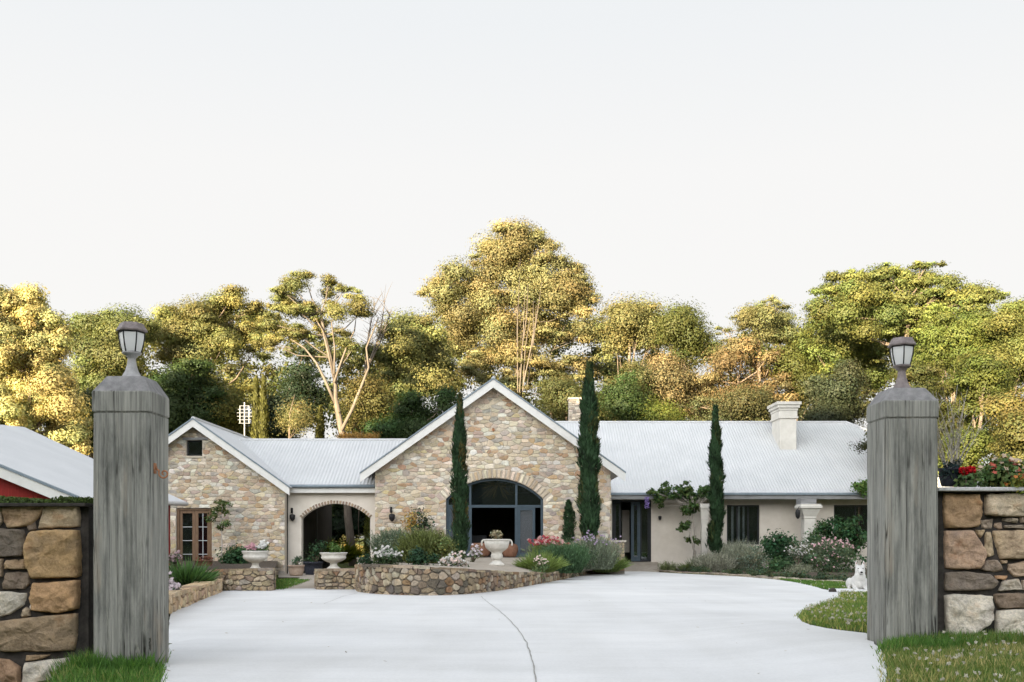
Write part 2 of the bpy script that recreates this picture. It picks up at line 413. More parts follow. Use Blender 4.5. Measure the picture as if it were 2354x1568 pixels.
def bush(name, label, cat, x0, x1, y0, y1, d, col, style='leafy', n=1200, leaf=.09, flowers=None, group=None, seed=0, asp=.5, pads=None, fsize=.05, tone=.28, depth=None, parent=None, fzone=(.35, 1.0)):
    """garden plant filling the photo box x0..x1, y0..y1 at distance d"""
    col = tuple(v * 1.4 for v in col)
    b = at((x0 + x1) / 2, y1, d); rx = (x1 - x0) / 2 / F * d; h = (y1 - y0) / F * d; ry = depth or rx * .8
    root = thing(name, label, cat, b, group) if parent is None else parent
    if style == 'leafy':
        npd = pads or max(7, int(16 * rx * h / .35)) if not pads else pads
        npd = min(npd, 60); pl = []
        for j in range(npd):
            dv = rdir(1)[0]; q = NR.random() ** .4
            c = b + np.array((dv[0] * rx * .8 * q, dv[1] * ry * .8 * q, h * (.46 + .46 * dv[2] * q)))
            pr = R.uniform(.2, .38) * min(1, (rx + h) * .6) + .03
            pl.append((c, (pr, pr, pr * R.uniform(.6, 1)), R.uniform(.7, 1.3)))
        ne = n / sum(max(.0001, p[1][0] * p[1][2]) for p in pl)
        P, T, B, L, W, C = pad_leaves(pl, ne, leaf, col, tone, 1, .4)
        mb = MB()
        for p in pl[:10]: mb.tube([b - np.array((0, 0, .05)), (b + p[0]) * .5 + np.array((0, 0, -.03)), p[0]], [.018, .012, .005], 4, cap=False)
        mb.build('stem', M['bark'], root, True)
        quads('foliage', P, T, B, L, W, C, M['leaf_near'], root); LEAFN[0] += len(P)
        tips = P[NR.random(len(P)) < .5]
    else:
        # spiky / strappy: blades rising from the base and leaning outward
        an = NR.random(n) * 2 * math.pi; q = NR.random(n) ** .5
        base = b + np.c_[np.cos(an) * q * rx * .75, np.sin(an) * q * ry * .75, np.zeros(n)]
        lean = (.25 if style == 'spiky' else .9)
        out = np.c_[np.cos(an), np.sin(an), np.zeros(n)] * q[:, None]
        hh = h * NR.uniform(.35, 1.12, n) * (1 - .3 * q ** 2)
        T = unit(out * lean + rdir(n) * (.42 if style == 'spiky' else .25) + np.array((0, 0, 1.0))); B = unit(np.cross(T, rdir(n)))
        tone_ = (1 + NR.normal(size=n) * tone).clip(.4, 1.9); C = np.array(col) * tone_[:, None]
        # three stacked leaf pieces follow each stalk
        P = []; TT = []; BB = []; LL = []; CC = []; WW = []
        segs = 4 if style == 'spiky' else 2
        for s_ in range(segs):
            f0 = (s_ + .5) / segs
            droop = np.array((0, 0, -1.0)) * (0 if style == 'spiky' else .55) * f0 ** 2
            c = base + T * (hh * f0)[:, None] + droop * (hh * .6)[:, None] + out * (lean * .15 * f0 * h)
            t2 = unit(T + droop * 1.3 + (rdir(n) * .5 if style == 'spiky' else 0))
            P.append(c); TT.append(t2); BB.append(B); LL.append(hh / segs * 1.45 if style != 'spiky' else hh / segs * 1.2); WW.append(np.full(n, leaf * (1 - .5 * f0))); CC.append(C * (.8 + .4 * f0))
        m_ = int(n * (2.2 if style == 'spiky' else 0))
        if m_:
            i_ = NR.integers(0, n, m_); t_ = NR.random(m_) ** .6; nn = rdir(m_)
            P.append(base[i_] + T[i_] * (hh[i_] * t_)[:, None] + out[i_] * (lean * .15 * t_ * h)[:, None] + rdir(m_) * .03); tt_ = unit(T[i_] + nn * .9)
            TT.append(tt_); BB.append(unit(np.cross(tt_, rdir(m_)))); LL.append(np.full(m_, leaf * 2.6)); WW.append(np.full(m_, leaf * .9)); CC.append(C[i_] * NR.uniform(.6, 1.5, (m_, 1)))
        P = np.concatenate(P); tips = base + T * hh[:, None]
        quads('foliage', P, np.concatenate(TT), np.concatenate(BB), np.concatenate(LL), np.concatenate(WW), np.concatenate(CC), M['leaf_near'], root); LEAFN[0] += len(P)
    if flowers:
        for fcol, fn in flowers:
            zc = tips[:, 2]; lo = b[2] + h * fzone[0]
            cand = tips[(zc > lo) & (tips[:, 1] < b[1] + ry * .5)]
            if len(cand) == 0: cand = tips
            fc = cand[NR.integers(0, len(cand), fn)] + rdir(fn) * .03 + np.array((0, -.03, .03))
            Pq = []; Tq = []; Bq = []; Cq = []
            for pet in range(5):
                a = 2 * math.pi * pet / 5
                nv = unit(rdir(fn) * .35 + np.array((0, -.7, .6))); T0 = unit(np.cross(nv, np.array((1., .2, 0)))); B0 = np.cross(nv, T0)
                t = T0 * math.cos(a) + B0 * math.sin(a)
                Pq.append(fc + t * fsize * .4); Tq.append(t); Bq.append(np.cross(nv, t)); Cq.append(np.array(fcol) * NR.uniform(.8, 1.15, (fn, 1)))
            quads('blossoms', np.concatenate(Pq), np.concatenate(Tq), np.concatenate(Bq), fsize, fsize * .75, np.concatenate(Cq).clip(0, .9), M['petal'], root, .05)
    return root

def inside_poly(px, py, poly):
    c = np.zeros(len(px), bool); j = len(poly) - 1
    for i in range(len(poly)):
        xi, yi = poly[i]; xj, yj = poly[j]
        t = ((yi > py) != (yj > py)) & (px < (xj - xi) * (py - yi) / (yj - yi + 1e-12) + xi)
        c ^= t; j = i
    return c
def grass(name, poly, n, h, w, cols, clover=0, csize=.02, zoff=0, lab=None):
    """blades over a ground polygon (world x,y)"""
    poly = [(float(a), float(b)) for a, b in poly]
    xs = [p[0] for p in poly]; ys = [p[1] for p in poly]
    X = NR.uniform(min(xs), max(xs), n * 2); Y = NR.uniform(min(ys), max(ys), n * 2)
    k = inside_poly(X, Y, poly); X = X[k][:n]; Y = Y[k][:n]; n = len(X)
    X = X + NR.normal(size=n) * .028; Y = Y + NR.normal(size=n) * .028
    Z = np.array([gz(a, b) for a, b in zip(X, Y)]) + zoff
    pn = np.array([noise.noise(Vector((a * 1.7, b * 1.7, 0))) for a, b in zip(X, Y)])
    hh = h * NR.uniform(.4, 1.25, n) * (1 + .5 * pn)
    T = unit(rdir(n) * .55 + np.array((0, 0, 1.0))); B = unit(np.cross(T, rdir(n)))
    ci = NR.random(n) + pn * .5; C = np.where((ci < .5)[:, None], cols[0], np.where((ci < .85)[:, None], cols[1], cols[2])) * NR.uniform(.7, 1.3, (n, 1)) * 1.6
    o = quads(name, np.c_[X, Y, Z] + T * (hh * .45)[:, None], T, B, hh, w, C, M['grassblade'], None)
    mark(o, kind='stuff'); LEAFN[0] += n
    if lab: mark(o, lab)
    if clover:
        i = NR.integers(0, n, clover * 3); i = i[pn[i] > -.1][:clover]; m = len(i)
        Pc = np.c_[X[i], Y[i], Z[i] + hh[i] * .9]; P = []; T_ = []; C_ = []
        for q in range(7):
            t = unit(rdir(m) + np.array((0, -.1, .4))); P.append(Pc + t * csize * .35); T_.append(t); C_.append(np.tile((.62, .58, .48), (m, 1)) * NR.uniform(.8, 1.1, (m, 1)))
        P = np.concatenate(P); T_ = np.concatenate(T_); quads('blossoms', P, T_, unit(np.cross(T_, rdir(len(P)))), csize, csize * .7, np.concatenate(C_), M['petal'], o)
    return o

# ------------------------------------------------------------------ stonework
PAL_GABLE = [((.45, .39, .31), 5), ((.51, .46, .38), 5), ((.41, .35, .28), 4), ((.57, .53, .47), 4), ((.38, .27, .19), 2), ((.42, .32, .21), 1), ((.36, .34, .32), 3), ((.42, .35, .31), 3), ((.47, .40, .27), 1), ((.58, .57, .54), 2)]
PAL_WALL = [((.25, .20, .15), 4), ((.31, .26, .19), 4), ((.19, .15, .12), 4), ((.37, .33, .265), 3), ((.13, .115, .10), 3), ((.23, .155, .10), 2), ((.34, .31, .265), 2)]
def pick(pal):
    t = R.uniform(0, sum(w for _, w in pal))
    for c, w in pal:
        t -= w
        if t <= 0: break
    k = R.uniform(.94, 1.30); return tuple(min(.8, v * k * w * R.uniform(.96, 1.04)) for v, w in zip(c, (1.03, 1.0, .94)))
def split(rects, u0, u1, v0, v1, mw, mh, depth=0):
    w, h = u1 - u0, v1 - v0
    stop = w < mw and h < mh and (R.random() < .5 or (w < mw * .62 and h < mh * .62))
    if stop or (w < mw * .45 and h < mh * .5): rects.append((u0, u1, v0, v1)); return
    if w / mw > h / mh * R.uniform(.75, 1.3):
        t = u0 + w * R.uniform(.36, .64); split(rects, u0, t, v0, v1, mw, mh); split(rects, t, u1, v0, v1, mw, mh)
    else:
        t = v0 + h * R.uniform(.36, .64); split(rects, u0, u1, v0, t, mw, mh); split(rects, u0, u1, t, v1, mw, mh)
def clip(poly, conv):
    """Sutherland-Hodgman against a convex CCW polygon"""
    out = poly
    for i in range(len(conv)):
        a = conv[i]; b = conv[(i + 1) % len(conv)]; inp = out; out = []
        def side(p): return (b[0] - a[0]) * (p[1] - a[1]) - (b[1] - a[1]) * (p[0] - a[0])
        for j in range(len(inp)):
            p, q = inp[j - 1], inp[j]; sp, sq = side(p), side(q)
            if sq >= 0:
                if sp < 0: t = sp / (sp - sq); out.append((p[0] + t * (q[0] - p[0]), p[1] + t * (q[1] - p[1])))
                out.append(q)
            elif sp >= 0: t = sp / (sp - sq); out.append((p[0] + t * (q[0] - p[0]), p[1] + t * (q[1] - p[1])))
        if len(out) < 3: return []
    return out
def stone_face(mb, poly, fmap, thick, col, mi=0, inset=.18, rough=.0, rings=3):
    """one stone: outline poly in (u,v) raised along the wall normal, edges rounded"""
    n = len(poly); cu = sum(p[0] for p in poly) / n; cv = sum(p[1] for p in poly) / n
    vs = []; prof = [(1, 0), (1.0, .55), (1 - inset * .5, .88), (1 - inset, 1.0), (.45, 1.05)][:rings + 2]
    sd = R.uniform(0, 100)
    for s_, t in prof:
        for (u, v) in poly:
            uu = cu + (u - cu) * s_; vv = cv + (v - cv) * s_
            dz = rough * noise.noise(Vector((uu * 5 + sd, vv * 5, sd))) + rough * .6 * noise.noise(Vector((uu * 14, vv * 14 + sd, 3))) if (rough and t > .5) else 0
            vs.append(fmap(uu, vv, thick * t + dz))
    vs.append(fmap(cu, cv, thick * 1.05 + (rough * noise.noise(Vector((cu * 5 + sd, cv * 5, sd))) if rough else 0)))
    fs = []
    for r in range(len(prof) - 1):
        for k in range(n): fs.append((r * n + k, r * n + (k + 1) % n, (r + 1) * n + (k + 1) % n, (r + 1) * n + k))
    L = (len(prof) - 1) * n
    for k in range(n): fs.append((L + k, L + (k + 1) % n, len(vs) - 1))
    mb.add(vs, fs, mi, col)
def rubble(mb, u0, u1, v0, v1, mw, mh, fmap, thick, pal, conv=None, hole=None, joint=.014, mi=0, ne=4):
    rects = []; split(rects, u0, u1, v0, v1, mw, mh)
    for (a, b, c, d) in rects:
        cu, cv = (a + b) / 2, (c + d) / 2; hw, hh = (b - a) / 2 - joint / 2, (d - c) / 2 - joint / 2
        if hw < .02 or hh < .015: continue
        ex = R.uniform(.3, .72); sh = R.uniform(-.22, .22) * hh; poly = []
        N = 14; ph = R.random() * 6
        for i in range(N):
            t = 2 * math.pi * (i + .5) / N
            cs, sn = math.cos(t), math.sin(t)
            pu = math.copysign(abs(cs) ** ex, cs); pv = math.copysign(abs(sn) ** ex, sn)
            k = 1 + R.uniform(-.09, .07)
            poly.append((cu + hw * pu * k, cv + hh * pv * k + sh * pu))
        if hole:
            cnt = sum(1 for p in poly if hole(*p)[2])
            if cnt > N * .6: continue
            poly = [hole(*p)[:2] for p in poly]
        if conv: poly = clip(poly, conv)
        if len(poly) < 4: continue
        ar = abs(sum(poly[i - 1][0] * poly[i][1] - poly[i][0] * poly[i - 1][1] for i in range(len(poly)))) / 2
        if ar < .0025: continue
        stone_face(mb, poly, fmap, thick * R.uniform(.6, 1.25), pick(pal), mi, R.uniform(.15, .3), 0, 2)

def vrubble(mb, u0, u1, v0, v1, mw, mh, fmap, thick, pal, conv=None, hole=None, joint=.02, mi=0, jit=.42):
    """irregular rubble: cells of a jittered, roughly coursed point set, some points dropped so that big stones appear"""
    rows_ = max(1, round((v1 - v0) / mh)); hh = (v1 - v0) / rows_; asp = mw / mh; pts = []
    for r in range(-1, rows_ + 1):
        n_ = max(1, round((u1 - u0) / mw)); off = R.random()
        for k in range(-1, n_ + 1):
            if R.random() < .13: continue
            w_ = (u1 - u0) / n_
            pts.append((u0 + (k + off + R.uniform(-jit, jit)) * w_, v0 + (r + .5 + R.uniform(-jit, jit)) * hh))
            if R.random() < .14: pts.append((pts[-1][0] + R.uniform(.25, .5) * mw, pts[-1][1] + R.uniform(-.4, .4) * hh))
    A = np.array(pts) * np.array((1 / asp, 1))
    for i, (pu, pv) in enumerate(A):
        if not (u0 - mw < pu * asp < u1 + mw): continue
        dd = (A[:, 0] - pu) ** 2 + (A[:, 1] - pv) ** 2; nb = np.argsort(dd)[1:16]
        cell = [(pu - 2, pv - 2), (pu + 2, pv - 2), (pu + 2, pv + 2), (pu - 2, pv + 2)]
        for j in nb:
            mx_, my_ = (A[j, 0] + pu) / 2, (A[j, 1] + pv) / 2; dx, dy = A[j, 0] - pu, A[j, 1] - pv
            out = []
            for k in range(len(cell)):
                p, q = cell[k - 1], cell[k]; sp_ = (p[0] - mx_) * dx + (p[1] - my_) * dy; sq_ = (q[0] - mx_) * dx + (q[1] - my_) * dy
                if (sp_ <= 0) != (sq_ <= 0): t = sp_ / (sp_ - sq_); out.append((p[0] + t * (q[0] - p[0]), p[1] + t * (q[1] - p[1])))
                if sq_ <= 0: out.append(q)
            cell = out
            if len(cell) < 3: break
        if len(cell) < 3: continue
        cell = [(x * asp, y) for x, y in cell]
        cell = clip(cell, [(u0, v0), (u1, v0), (u1, v1), (u0, v1)])
        if len(cell) < 3: continue
        cu = sum(p[0] for p in cell) / len(cell); cv = sum(p[1] for p in cell) / len(cell)
        hu = max(abs(p[0] - cu) for p in cell); hv = max(abs(p[1] - cv) for p in cell)
        ku = max(.3, 1 - joint / 2 / max(hu, .01)); kv = max(.3, 1 - joint / 2 / max(hv, .01))
        cell = [(cu + (x - cu) * ku, cv + (y - cv) * kv) for x, y in cell]
        # one corner cutting pass, long edges resampled
        poly = []
        for k in range(len(cell)):
            p, q = cell[k], cell[(k + 1) % len(cell)]
            for t in (.2, .5, .8): poly.append((p[0] + (q[0] - p[0]) * t + R.uniform(-.006, .006), p[1] + (q[1] - p[1]) * t + R.uniform(-.006, .006)))
        if hole:
            cnt = sum(1 for p in poly if hole(*p)[2])
            if cnt > len(poly) * .6: continue
            poly = [hole(*p)[:2] for p in poly]
        if conv: poly = clip(poly, conv)
        if len(poly) < 4: continue
        ar = abs(sum(poly[m_ - 1][0] * poly[m_][1] - poly[m_][0] * poly[m_ - 1][1] for m_ in range(len(poly)))) / 2
        if ar < .002: continue
        stone_face(mb, poly, fmap, thick * R.uniform(.6, 1.25), pick(pal), mi, R.uniform(.14, .28), 0, 2)

# ------------------------------------------------------------------ corrugated sheets
def corrugated(mb, O, A, D, L, lo, hi, pitch=.13, amp=.010, mi=0, thick=.012):
    """O ridge start, A unit vector along the ridge, D vector down the slope (unit), lo(a)/hi(a) = range down the slope"""
    O, A, D = np.array(O), np.array(A, float), np.array(D, float)
    Nn = np.cross(A, D); Nn /= np.linalg.norm(Nn)
    if Nn[2] < 0: Nn = -Nn
    n = int(L / pitch * 6); vs = []; fs = []
    for i in range(n + 1):
        a = L * i / n; w = amp * math.sin(2 * math.pi * a / pitch)
        for t in (lo(a), hi(a)):
            p = O + A * a + D * t
            vs.append(p + Nn * w); 
    for i in range(n): fs.append((2 * i, 2 * i + 1, 2 * i + 3, 2 * i + 2))
    mb.add(vs, fs, mi)

exec_parts = []
# ================================================================== camera, sun, sky
cam = bpy.data.cameras.new('camera'); co = bpy.data.objects.new('camera', cam); COL.objects.link(co)
co.location = (0, 0, CZ); co.rotation_euler = (math.pi / 2, 0, 0)
cam.lens = 35; cam.sensor_width = 36; cam.shift_y = (HY - 784) / 2354; cam.clip_end = 600; cam.clip_start = .05
S.camera = co
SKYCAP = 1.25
SUN_EL = math.radians(12.0)
LH = np.array((.5, .866))                       # horizontal travel of the sunlight
Ld = Vector((LH[0] * math.cos(SUN_EL), LH[1] * math.cos(SUN_EL), -math.sin(SUN_EL)))
sl = bpy.data.lights.new('sun', 'SUN'); sl.energy = 5.0; sl.angle = math.radians(.5); sl.color = (1, .82, .55)
so = bpy.data.objects.new('sun', sl); COL.objects.link(so); so.rotation_euler = Ld.to_track_quat('-Z', 'Y').to_euler(); so.location = (-20, -20, 40)
W = bpy.data.worlds.new('World'); S.world = W; W.use_nodes = True
wn = W.node_tree; wn.nodes.clear(); g = NT(wn)
sky = g.n('TexSky', sky_type='NISHITA'); sky.sun_disc = False
sky.sun_elevation = SUN_EL; sky.sun_rotation = math.atan2(-LH[0], -LH[1]) % (2 * math.pi)
sky.air_density = 1.0; sky.dust_density = 2.5; sky.ozone_density = 1.0
hs = g.n('HueSaturation'); hs.inputs['Saturation'].default_value = .36; g.l(sky.outputs[0], hs.inputs['Color'])
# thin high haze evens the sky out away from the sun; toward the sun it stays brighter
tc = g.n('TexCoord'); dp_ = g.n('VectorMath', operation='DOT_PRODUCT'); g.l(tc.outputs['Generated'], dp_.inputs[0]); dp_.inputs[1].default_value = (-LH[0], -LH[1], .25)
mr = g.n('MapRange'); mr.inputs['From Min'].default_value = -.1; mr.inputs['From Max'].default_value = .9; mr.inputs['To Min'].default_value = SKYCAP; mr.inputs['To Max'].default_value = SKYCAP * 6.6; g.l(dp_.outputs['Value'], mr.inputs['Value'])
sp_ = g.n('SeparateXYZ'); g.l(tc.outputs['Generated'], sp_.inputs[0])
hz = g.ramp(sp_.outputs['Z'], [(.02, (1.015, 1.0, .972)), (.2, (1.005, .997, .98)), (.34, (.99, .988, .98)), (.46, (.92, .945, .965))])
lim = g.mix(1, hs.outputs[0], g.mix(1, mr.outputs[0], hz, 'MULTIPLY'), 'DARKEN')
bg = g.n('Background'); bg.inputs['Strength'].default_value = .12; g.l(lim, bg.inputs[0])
wo = g.n('OutputWorld'); g.l(bg.outputs[0], wo.inputs[0])
S.view_settings.view_transform = 'Standard'; S.view_settings.look = 'None'; S.view_settings.exposure = 2.65; S.view_settings.gamma = 1

# ================================================================== ground, hill, driveway
def grid_sheet(name, xs, ys, zf, mat, kind='structure', parent=None):
    vs = [(x, y, zf(x, y)) for y in ys for x in xs]; nx = len(xs)
    fs = [(j * nx + i, j * nx + i + 1, (j + 1) * nx + i + 1, (j + 1) * nx + i) for j in range(len(ys) - 1) for i in range(nx - 1)]
    mb = MB(); mb.add(vs, fs); o = mb.build(name, mat, parent, True); mark(o, kind=kind); return o
xs = sorted(set([-260, -160, -100, -60, -40, -30] + [round(-24 + .8 * i, 2) for i in range(61)] + [30, 40, 60, 100, 160, 260]))
ys = sorted(set([-200, -120, -60, -30, -10, -4] + [round(-2 + .7 * i, 2) for i in range(66)] + [46, 50, 56, 62, 80, 110, 160, 260, 400]))
grid_sheet('ground', xs, ys, lambda x, y: gz(x, y) - .012, M['ground'])

# unseen ridge added toward the low sun, crest shaped to set the shade edge
U = np.array((.5, .866)); V = np.array((.866, -.5))
mb = MB(); vs = []; ts = [-190 + 2.5 * i for i in range(137)]; prof = [(-16, 0), (-24, .35), (-34, .78), (-45, 1.0), (-60, .85), (-100, .4), (-150, 0)]
def crest(t):
    if t > -9.5: return 27.6 - 8.5 * sm(-9.5, -4.5, t) + 1.2 * noise.noise(Vector((t * .13, 3, 0))) + .9 * noise.noise(Vector((t * .5, 7, 0)))
    h = 27.6 - 13.0 * (1 - sm(-31.8, -29.4, t))
    return h + 1.3 * noise.noise(Vector((t * .13, 3, 0))) + .9 * noise.noise(Vector((t * .5, 7, 0)))
for s_, q in prof:
    for t in ts:
        p = U * s_ + V * t; h = crest(t) * q + (1.2 * noise.noise(Vector((t * .3, s_ * .3, 5))) if 0 < q < 1 else 0)
        vs.append((p[0], p[1], h - .35))
n = len(ts); mb.add(vs, [(j * n + i, j * n + i + 1, (j + 1) * n + i + 1, (j + 1) * n + i) for j in range(len(prof) - 1) for i in range(n - 1)])
mark(mb.build('shade_hill', M['shade_hill'], None, True), kind='structure')

# driveway: rows of (photo y, left x, right x)
rows = [(1690, 345, 2050), (1620, 360, 2046), (1568, 372, 2042), (1530, 378, 2036), (1508, 385, 2031), (1494, 387, 2024), (1484, 388, 2010), (1466, 388, 2006),
        (1458, 388, 1990), (1453, 388, 1945), (1447, 388, 1900), (1439, 389, 1862), (1430, 390, 1842), (1420, 390, 1834), (1408, 394, 1842), (1398, 408, 1862),
        (1388, 430, 1893), (1380, 452, 1918), (1373, 475, 1931), (1366, 500, 1932), (1360, 512, 1915), (1355, 640, 1890), (1349, 1000, 1872), (1340, 1210, 1832), (1333, 1270, 1782),
        (1326, 1320, 1700), (1320, 1350, 1580), (1315.5, 1378, 1500), (1312.5, 1400, 1450)]
fine = []
for (a, b) in zip(rows[:-1], rows[1:]):
    m_ = max(1, int((a[0] - b[0]) / 4) if a[0] < 1500 else 3)
    for i in range(m_): t = i / m_; fine.append(tuple(a[k] * (1 - t) + b[k] * t for k in range(3)))
fine.append(rows[-1])
mb = MB(); vs = []; nc = 40
for (y, l, r) in fine:
    a = gat(l, y); b = gat(r, y)
    jl = .015 * noise.noise(Vector((y * .21, 1, 0))); jr = .03 * noise.noise(Vector((y * .3, 9, 0)))
    for i in range(nc + 1):
        t = i / nc; X = a[0] * (1 - t) + b[0] * t + jl * (1 - t) + jr * t; Y = a[1] * (1 - t) + b[1] * t
        vs.append((X, Y, gz(X, Y) + .012))
m_ = nc + 1
mb.add(vs, [(j * m_ + i, j * m_ + i + 1, (j + 1) * m_ + i + 1, (j + 1) * m_ + i) for j in range(len(fine) - 1) for i in range(nc)])
# shallow vertical edges
for i0 in (0, nc):
    L = [vs[j * m_ + i0] for j in range(len(fine))]; e = [(x, y, z - .05) for x, y, z in L]
    mb.add(L + e, [(j, j + 1, len(L) + j + 1, len(L) + j) for j in range(len(L) - 1)])
drive = mb.build('driveway', M['concrete'], None, True); mark(drive, kind='structure')
def strip_px(mb, pts, w, z=.016, jit=.006):
    P = []
    for (a, b) in zip(pts[:-1], pts[1:]):
        for i in range(10): t = i / 10; P.append(gat(a[0] * (1 - t) + b[0] * t, a[1] * (1 - t) + b[1] * t))
    P.append(gat(*pts[-1])); vs = []
    for i, p in enumerate(P):
        t = P[min(i + 1, len(P) - 1)] - P[max(0, i - 1)]; nrm = np.array((-t[1], t[0], 0)); nrm /= np.linalg.norm(nrm) + 1e-9
        j = jit * noise.noise(Vector((i * .37, w * 90, 0))) * 2; ww = w * (.6 + .8 * abs(noise.noise(Vector((i * .6, 4, w * 50)))))
        for sg in (-1, 1):
            q = p + nrm * (j + sg * ww / 2); vs.append((q[0], q[1], gz(q[0], q[1]) + z))
    mb.add(vs, [(2 * i, 2 * i + 1, 2 * i + 3, 2 * i + 2) for i in range(len(P) - 1)])
mb = MB()
strip_px(mb, [(1105, 1372), (1118, 1384), (1140, 1400), (1165, 1421), (1190, 1448), (1210, 1480), (1222, 1515), (1232, 1568), (1240, 1640)], .013)
strip_px(mb, [(745, 1390), (790, 1372), (822, 1365)], .012)
mb.build('expansion_joint', M['crack'], drive)
def sheet_px(name, pts, z, mat, kind='structure', lift=None):
    mb = MB(); P = []
    for (x, y) in pts: p = gat(x, y); P.append((p[0], p[1], p[2] + z))
    mb.add(P, [tuple(range(len(P)))]); o = mb.build(name, mat, None); mark(o, kind=kind); return o
# path to the breezeway, apron, right hand walk strip, paving to the right door
sheet_px('path', [(640, 1359), (728, 1359), (748, 1335), (752, 1328), (690, 1328), (668, 1340)], .006, M['paving'])
sheet_px('apron', [(640, 1328), (880, 1328), (880, 1318), (640, 1318)], .010, M['paving'])
mb = MB(); a = gat(1905, 1362); b = gat(1905, 1356.5)
mb.slab([(a[0], a[1]), (a[0] + 9, a[1] + .2), (b[0] + 9, b[1] + .2), (b[0], b[1])], gz(8, a[1]) - .02, gz(8, a[1]) + .02)
mark(mb.build('walk_strip', M['concrete']), kind='structure')
mb = MB(); q = [at(1375, 1313.5, 40.6), at(1520, 1313.5, 40.6), at(1512, 1291.5, 44.1), at(1405, 1291.5, 44.1)]
mb.add(q + [p - np.array((0, 0, .6)) for p in q], [(0, 1, 2, 3), (0, 4, 5, 1), (1, 5, 6, 2), (3, 7, 4, 0)]); mark(mb.build('paving', M['paving']), kind='structure')

# ================================================================== gate posts
def ring_sq(cx, cy, hw, hd, z, ch, jit=0):
    c = [(-hw + ch, -hd), (hw - ch, -hd), (hw, -hd + ch), (hw, hd - ch), (hw - ch, hd), (-hw + ch, hd), (-hw, hd - ch), (-hw, -hd + ch)]
    return [(cx + a + jit * noise.noise(Vector((a * 9, z * 2.1, b * 9))), cy + b + jit * noise.noise(Vector((a * 7, z * 1.7, b * 5 + 9))), z) for a, b in c]
def gate_post(label, cx, cy, zb, zg, zs, zt, hw=.222, hd=.215):
    root = thing('gate_post', label, 'gate post', (cx, cy, zb), 'timber posts either side of the gateway')
    # weathered timber: fine perimeter so that drying splits and raised grain are real grooves
    mb = MB(); per = []; m_ = 92
    for (ax_, ay_, bx_, by_) in ((-1, -1, 1, -1), (1, -1, 1, 1), (1, 1, -1, 1), (-1, 1, -1, -1)):
        for q in range(m_): t = q / m_; per.append((ax_ + (bx_ - ax_) * t, ay_ + (by_ - ay_) * t))
    lv = [zb - .4] + [zb - .05 + (zg - zb + .05) * i / 76 for i in range(77)]; vs = []; n = len(per); sd = cx * 3.7
    for i, z in enumerate(lv):
        for a, b in per:
            rc = .030; k_ = max(abs(a), abs(b)); ex_ = max(0, abs(a) * hw - hw + rc, 0); ey_ = max(0, abs(b) * hd - hd + rc, 0)
            e_ = min(ex_, ey_); X_ = a * hw - math.copysign(.42 * e_, a); Y_ = b * hd - math.copysign(.42 * e_, b)
            nz = noise.noise(Vector((a * 2.1 + sd, b * 2.1, z * .33))); n2 = noise.noise(Vector((a * 4.6 + sd, b * 4.6 + 7, z * .5)))
            n3 = noise.noise(Vector((a * 34, b * 34, z * 1.6 + sd))); n4 = noise.noise(Vector((a * 1.3, b * 1.3 + sd, z * .9)))
            dz_ = .017 * max(0, 1 - abs(nz) / .022) * max(0, min(1, .5 + 2.5 * n4)) + .010 * max(0, 1 - abs(n2) / .03) * max(0, min(1, .4 - 2.5 * n4)) + .0022 * n3 - .004 * n4
            f_ = 1 - dz_ / hw; vs.append((cx + X_ * f_, cy + Y_ * f_, z if i < 77 else z))
    vs += [(cx + (x - cx) * .93, cy + (y - cy) * .93, zg + .004) for x, y, z in vs[-n:]]
    k = len(lv) + 1
    mb.add(vs, [(r * n + i, r * n + (i + 1) % n, (r + 1) * n + (i + 1) % n, (r + 1) * n + i) for r in range(k - 1) for i in range(n)] + [tuple(range((k - 1) * n, k * n))])
    mb.build('shaft', M['timber'], root)
    n = 8; mb = MB(); vs = []; lv = [(1 - .06, zg + .003), (1.0, zg + .018), (1.0, zs - .006), (.985, zs + .004), (.90, zs + (zt - zs) * .27), (.78, zs + (zt - zs) * .62), (.655, zt - .004), (.63, zt)]
    for q, z in lv: vs += ring_sq(cx, cy, hw * q, hd * q, z, .010, .004)
    k = len(lv)
    mb.add(vs, [(r * n + i, r * n + (i + 1) % n, (r + 1) * n + (i + 1) % n, (r + 1) * n + i) for r in range(k - 1) for i in range(n)] + [tuple(range((k - 1) * n, k * n)), tuple(range(n - 1, -1, -1))])
    mb.mi = [1 if 3 * n <= i < (k - 1) * n + 1 else 0 for i in range(len(mb.f))]
    mb.build('cap', [M['timber'], M['timber_top']], root)
    return root
pL = gate_post('grey timber gate post with greenish streaks and a rusty scroll bracket', -2.958, 7.745, 0, 1.94, 2.105, 2.232)
pR = gate_post('grey timber gate post with the white dog half hidden behind it', 3.251, 8.305, .09, 1.962, 2.108, 2.225)
mb = MB(); pts = []
c0 = np.array((-2.655, 7.62, CZ + (1229 - 1083) / 300))
for i in range(34):
    t = i / 33 * 2.6 * math.pi; r = .042 * (1 - i / 40)
    pts.append(c0 + np.array((-.005 + r * math.cos(t + 2.6), -.01, -.02 + r * math.sin(t + 2.6))))
mb.tube(pts, .007, 6)
mb.tube([pts[0], c0 + np.array((-.062, 0, .012)), c0 + np.array((-.075, .0, .05))], [.007, .008, .007], 6)
mb.box(-2.739, -2.727, 7.60, 7.64, c0[2] - .02, c0[2] + .06)
mb.build('scroll_bracket', M['rust'], pL, True)
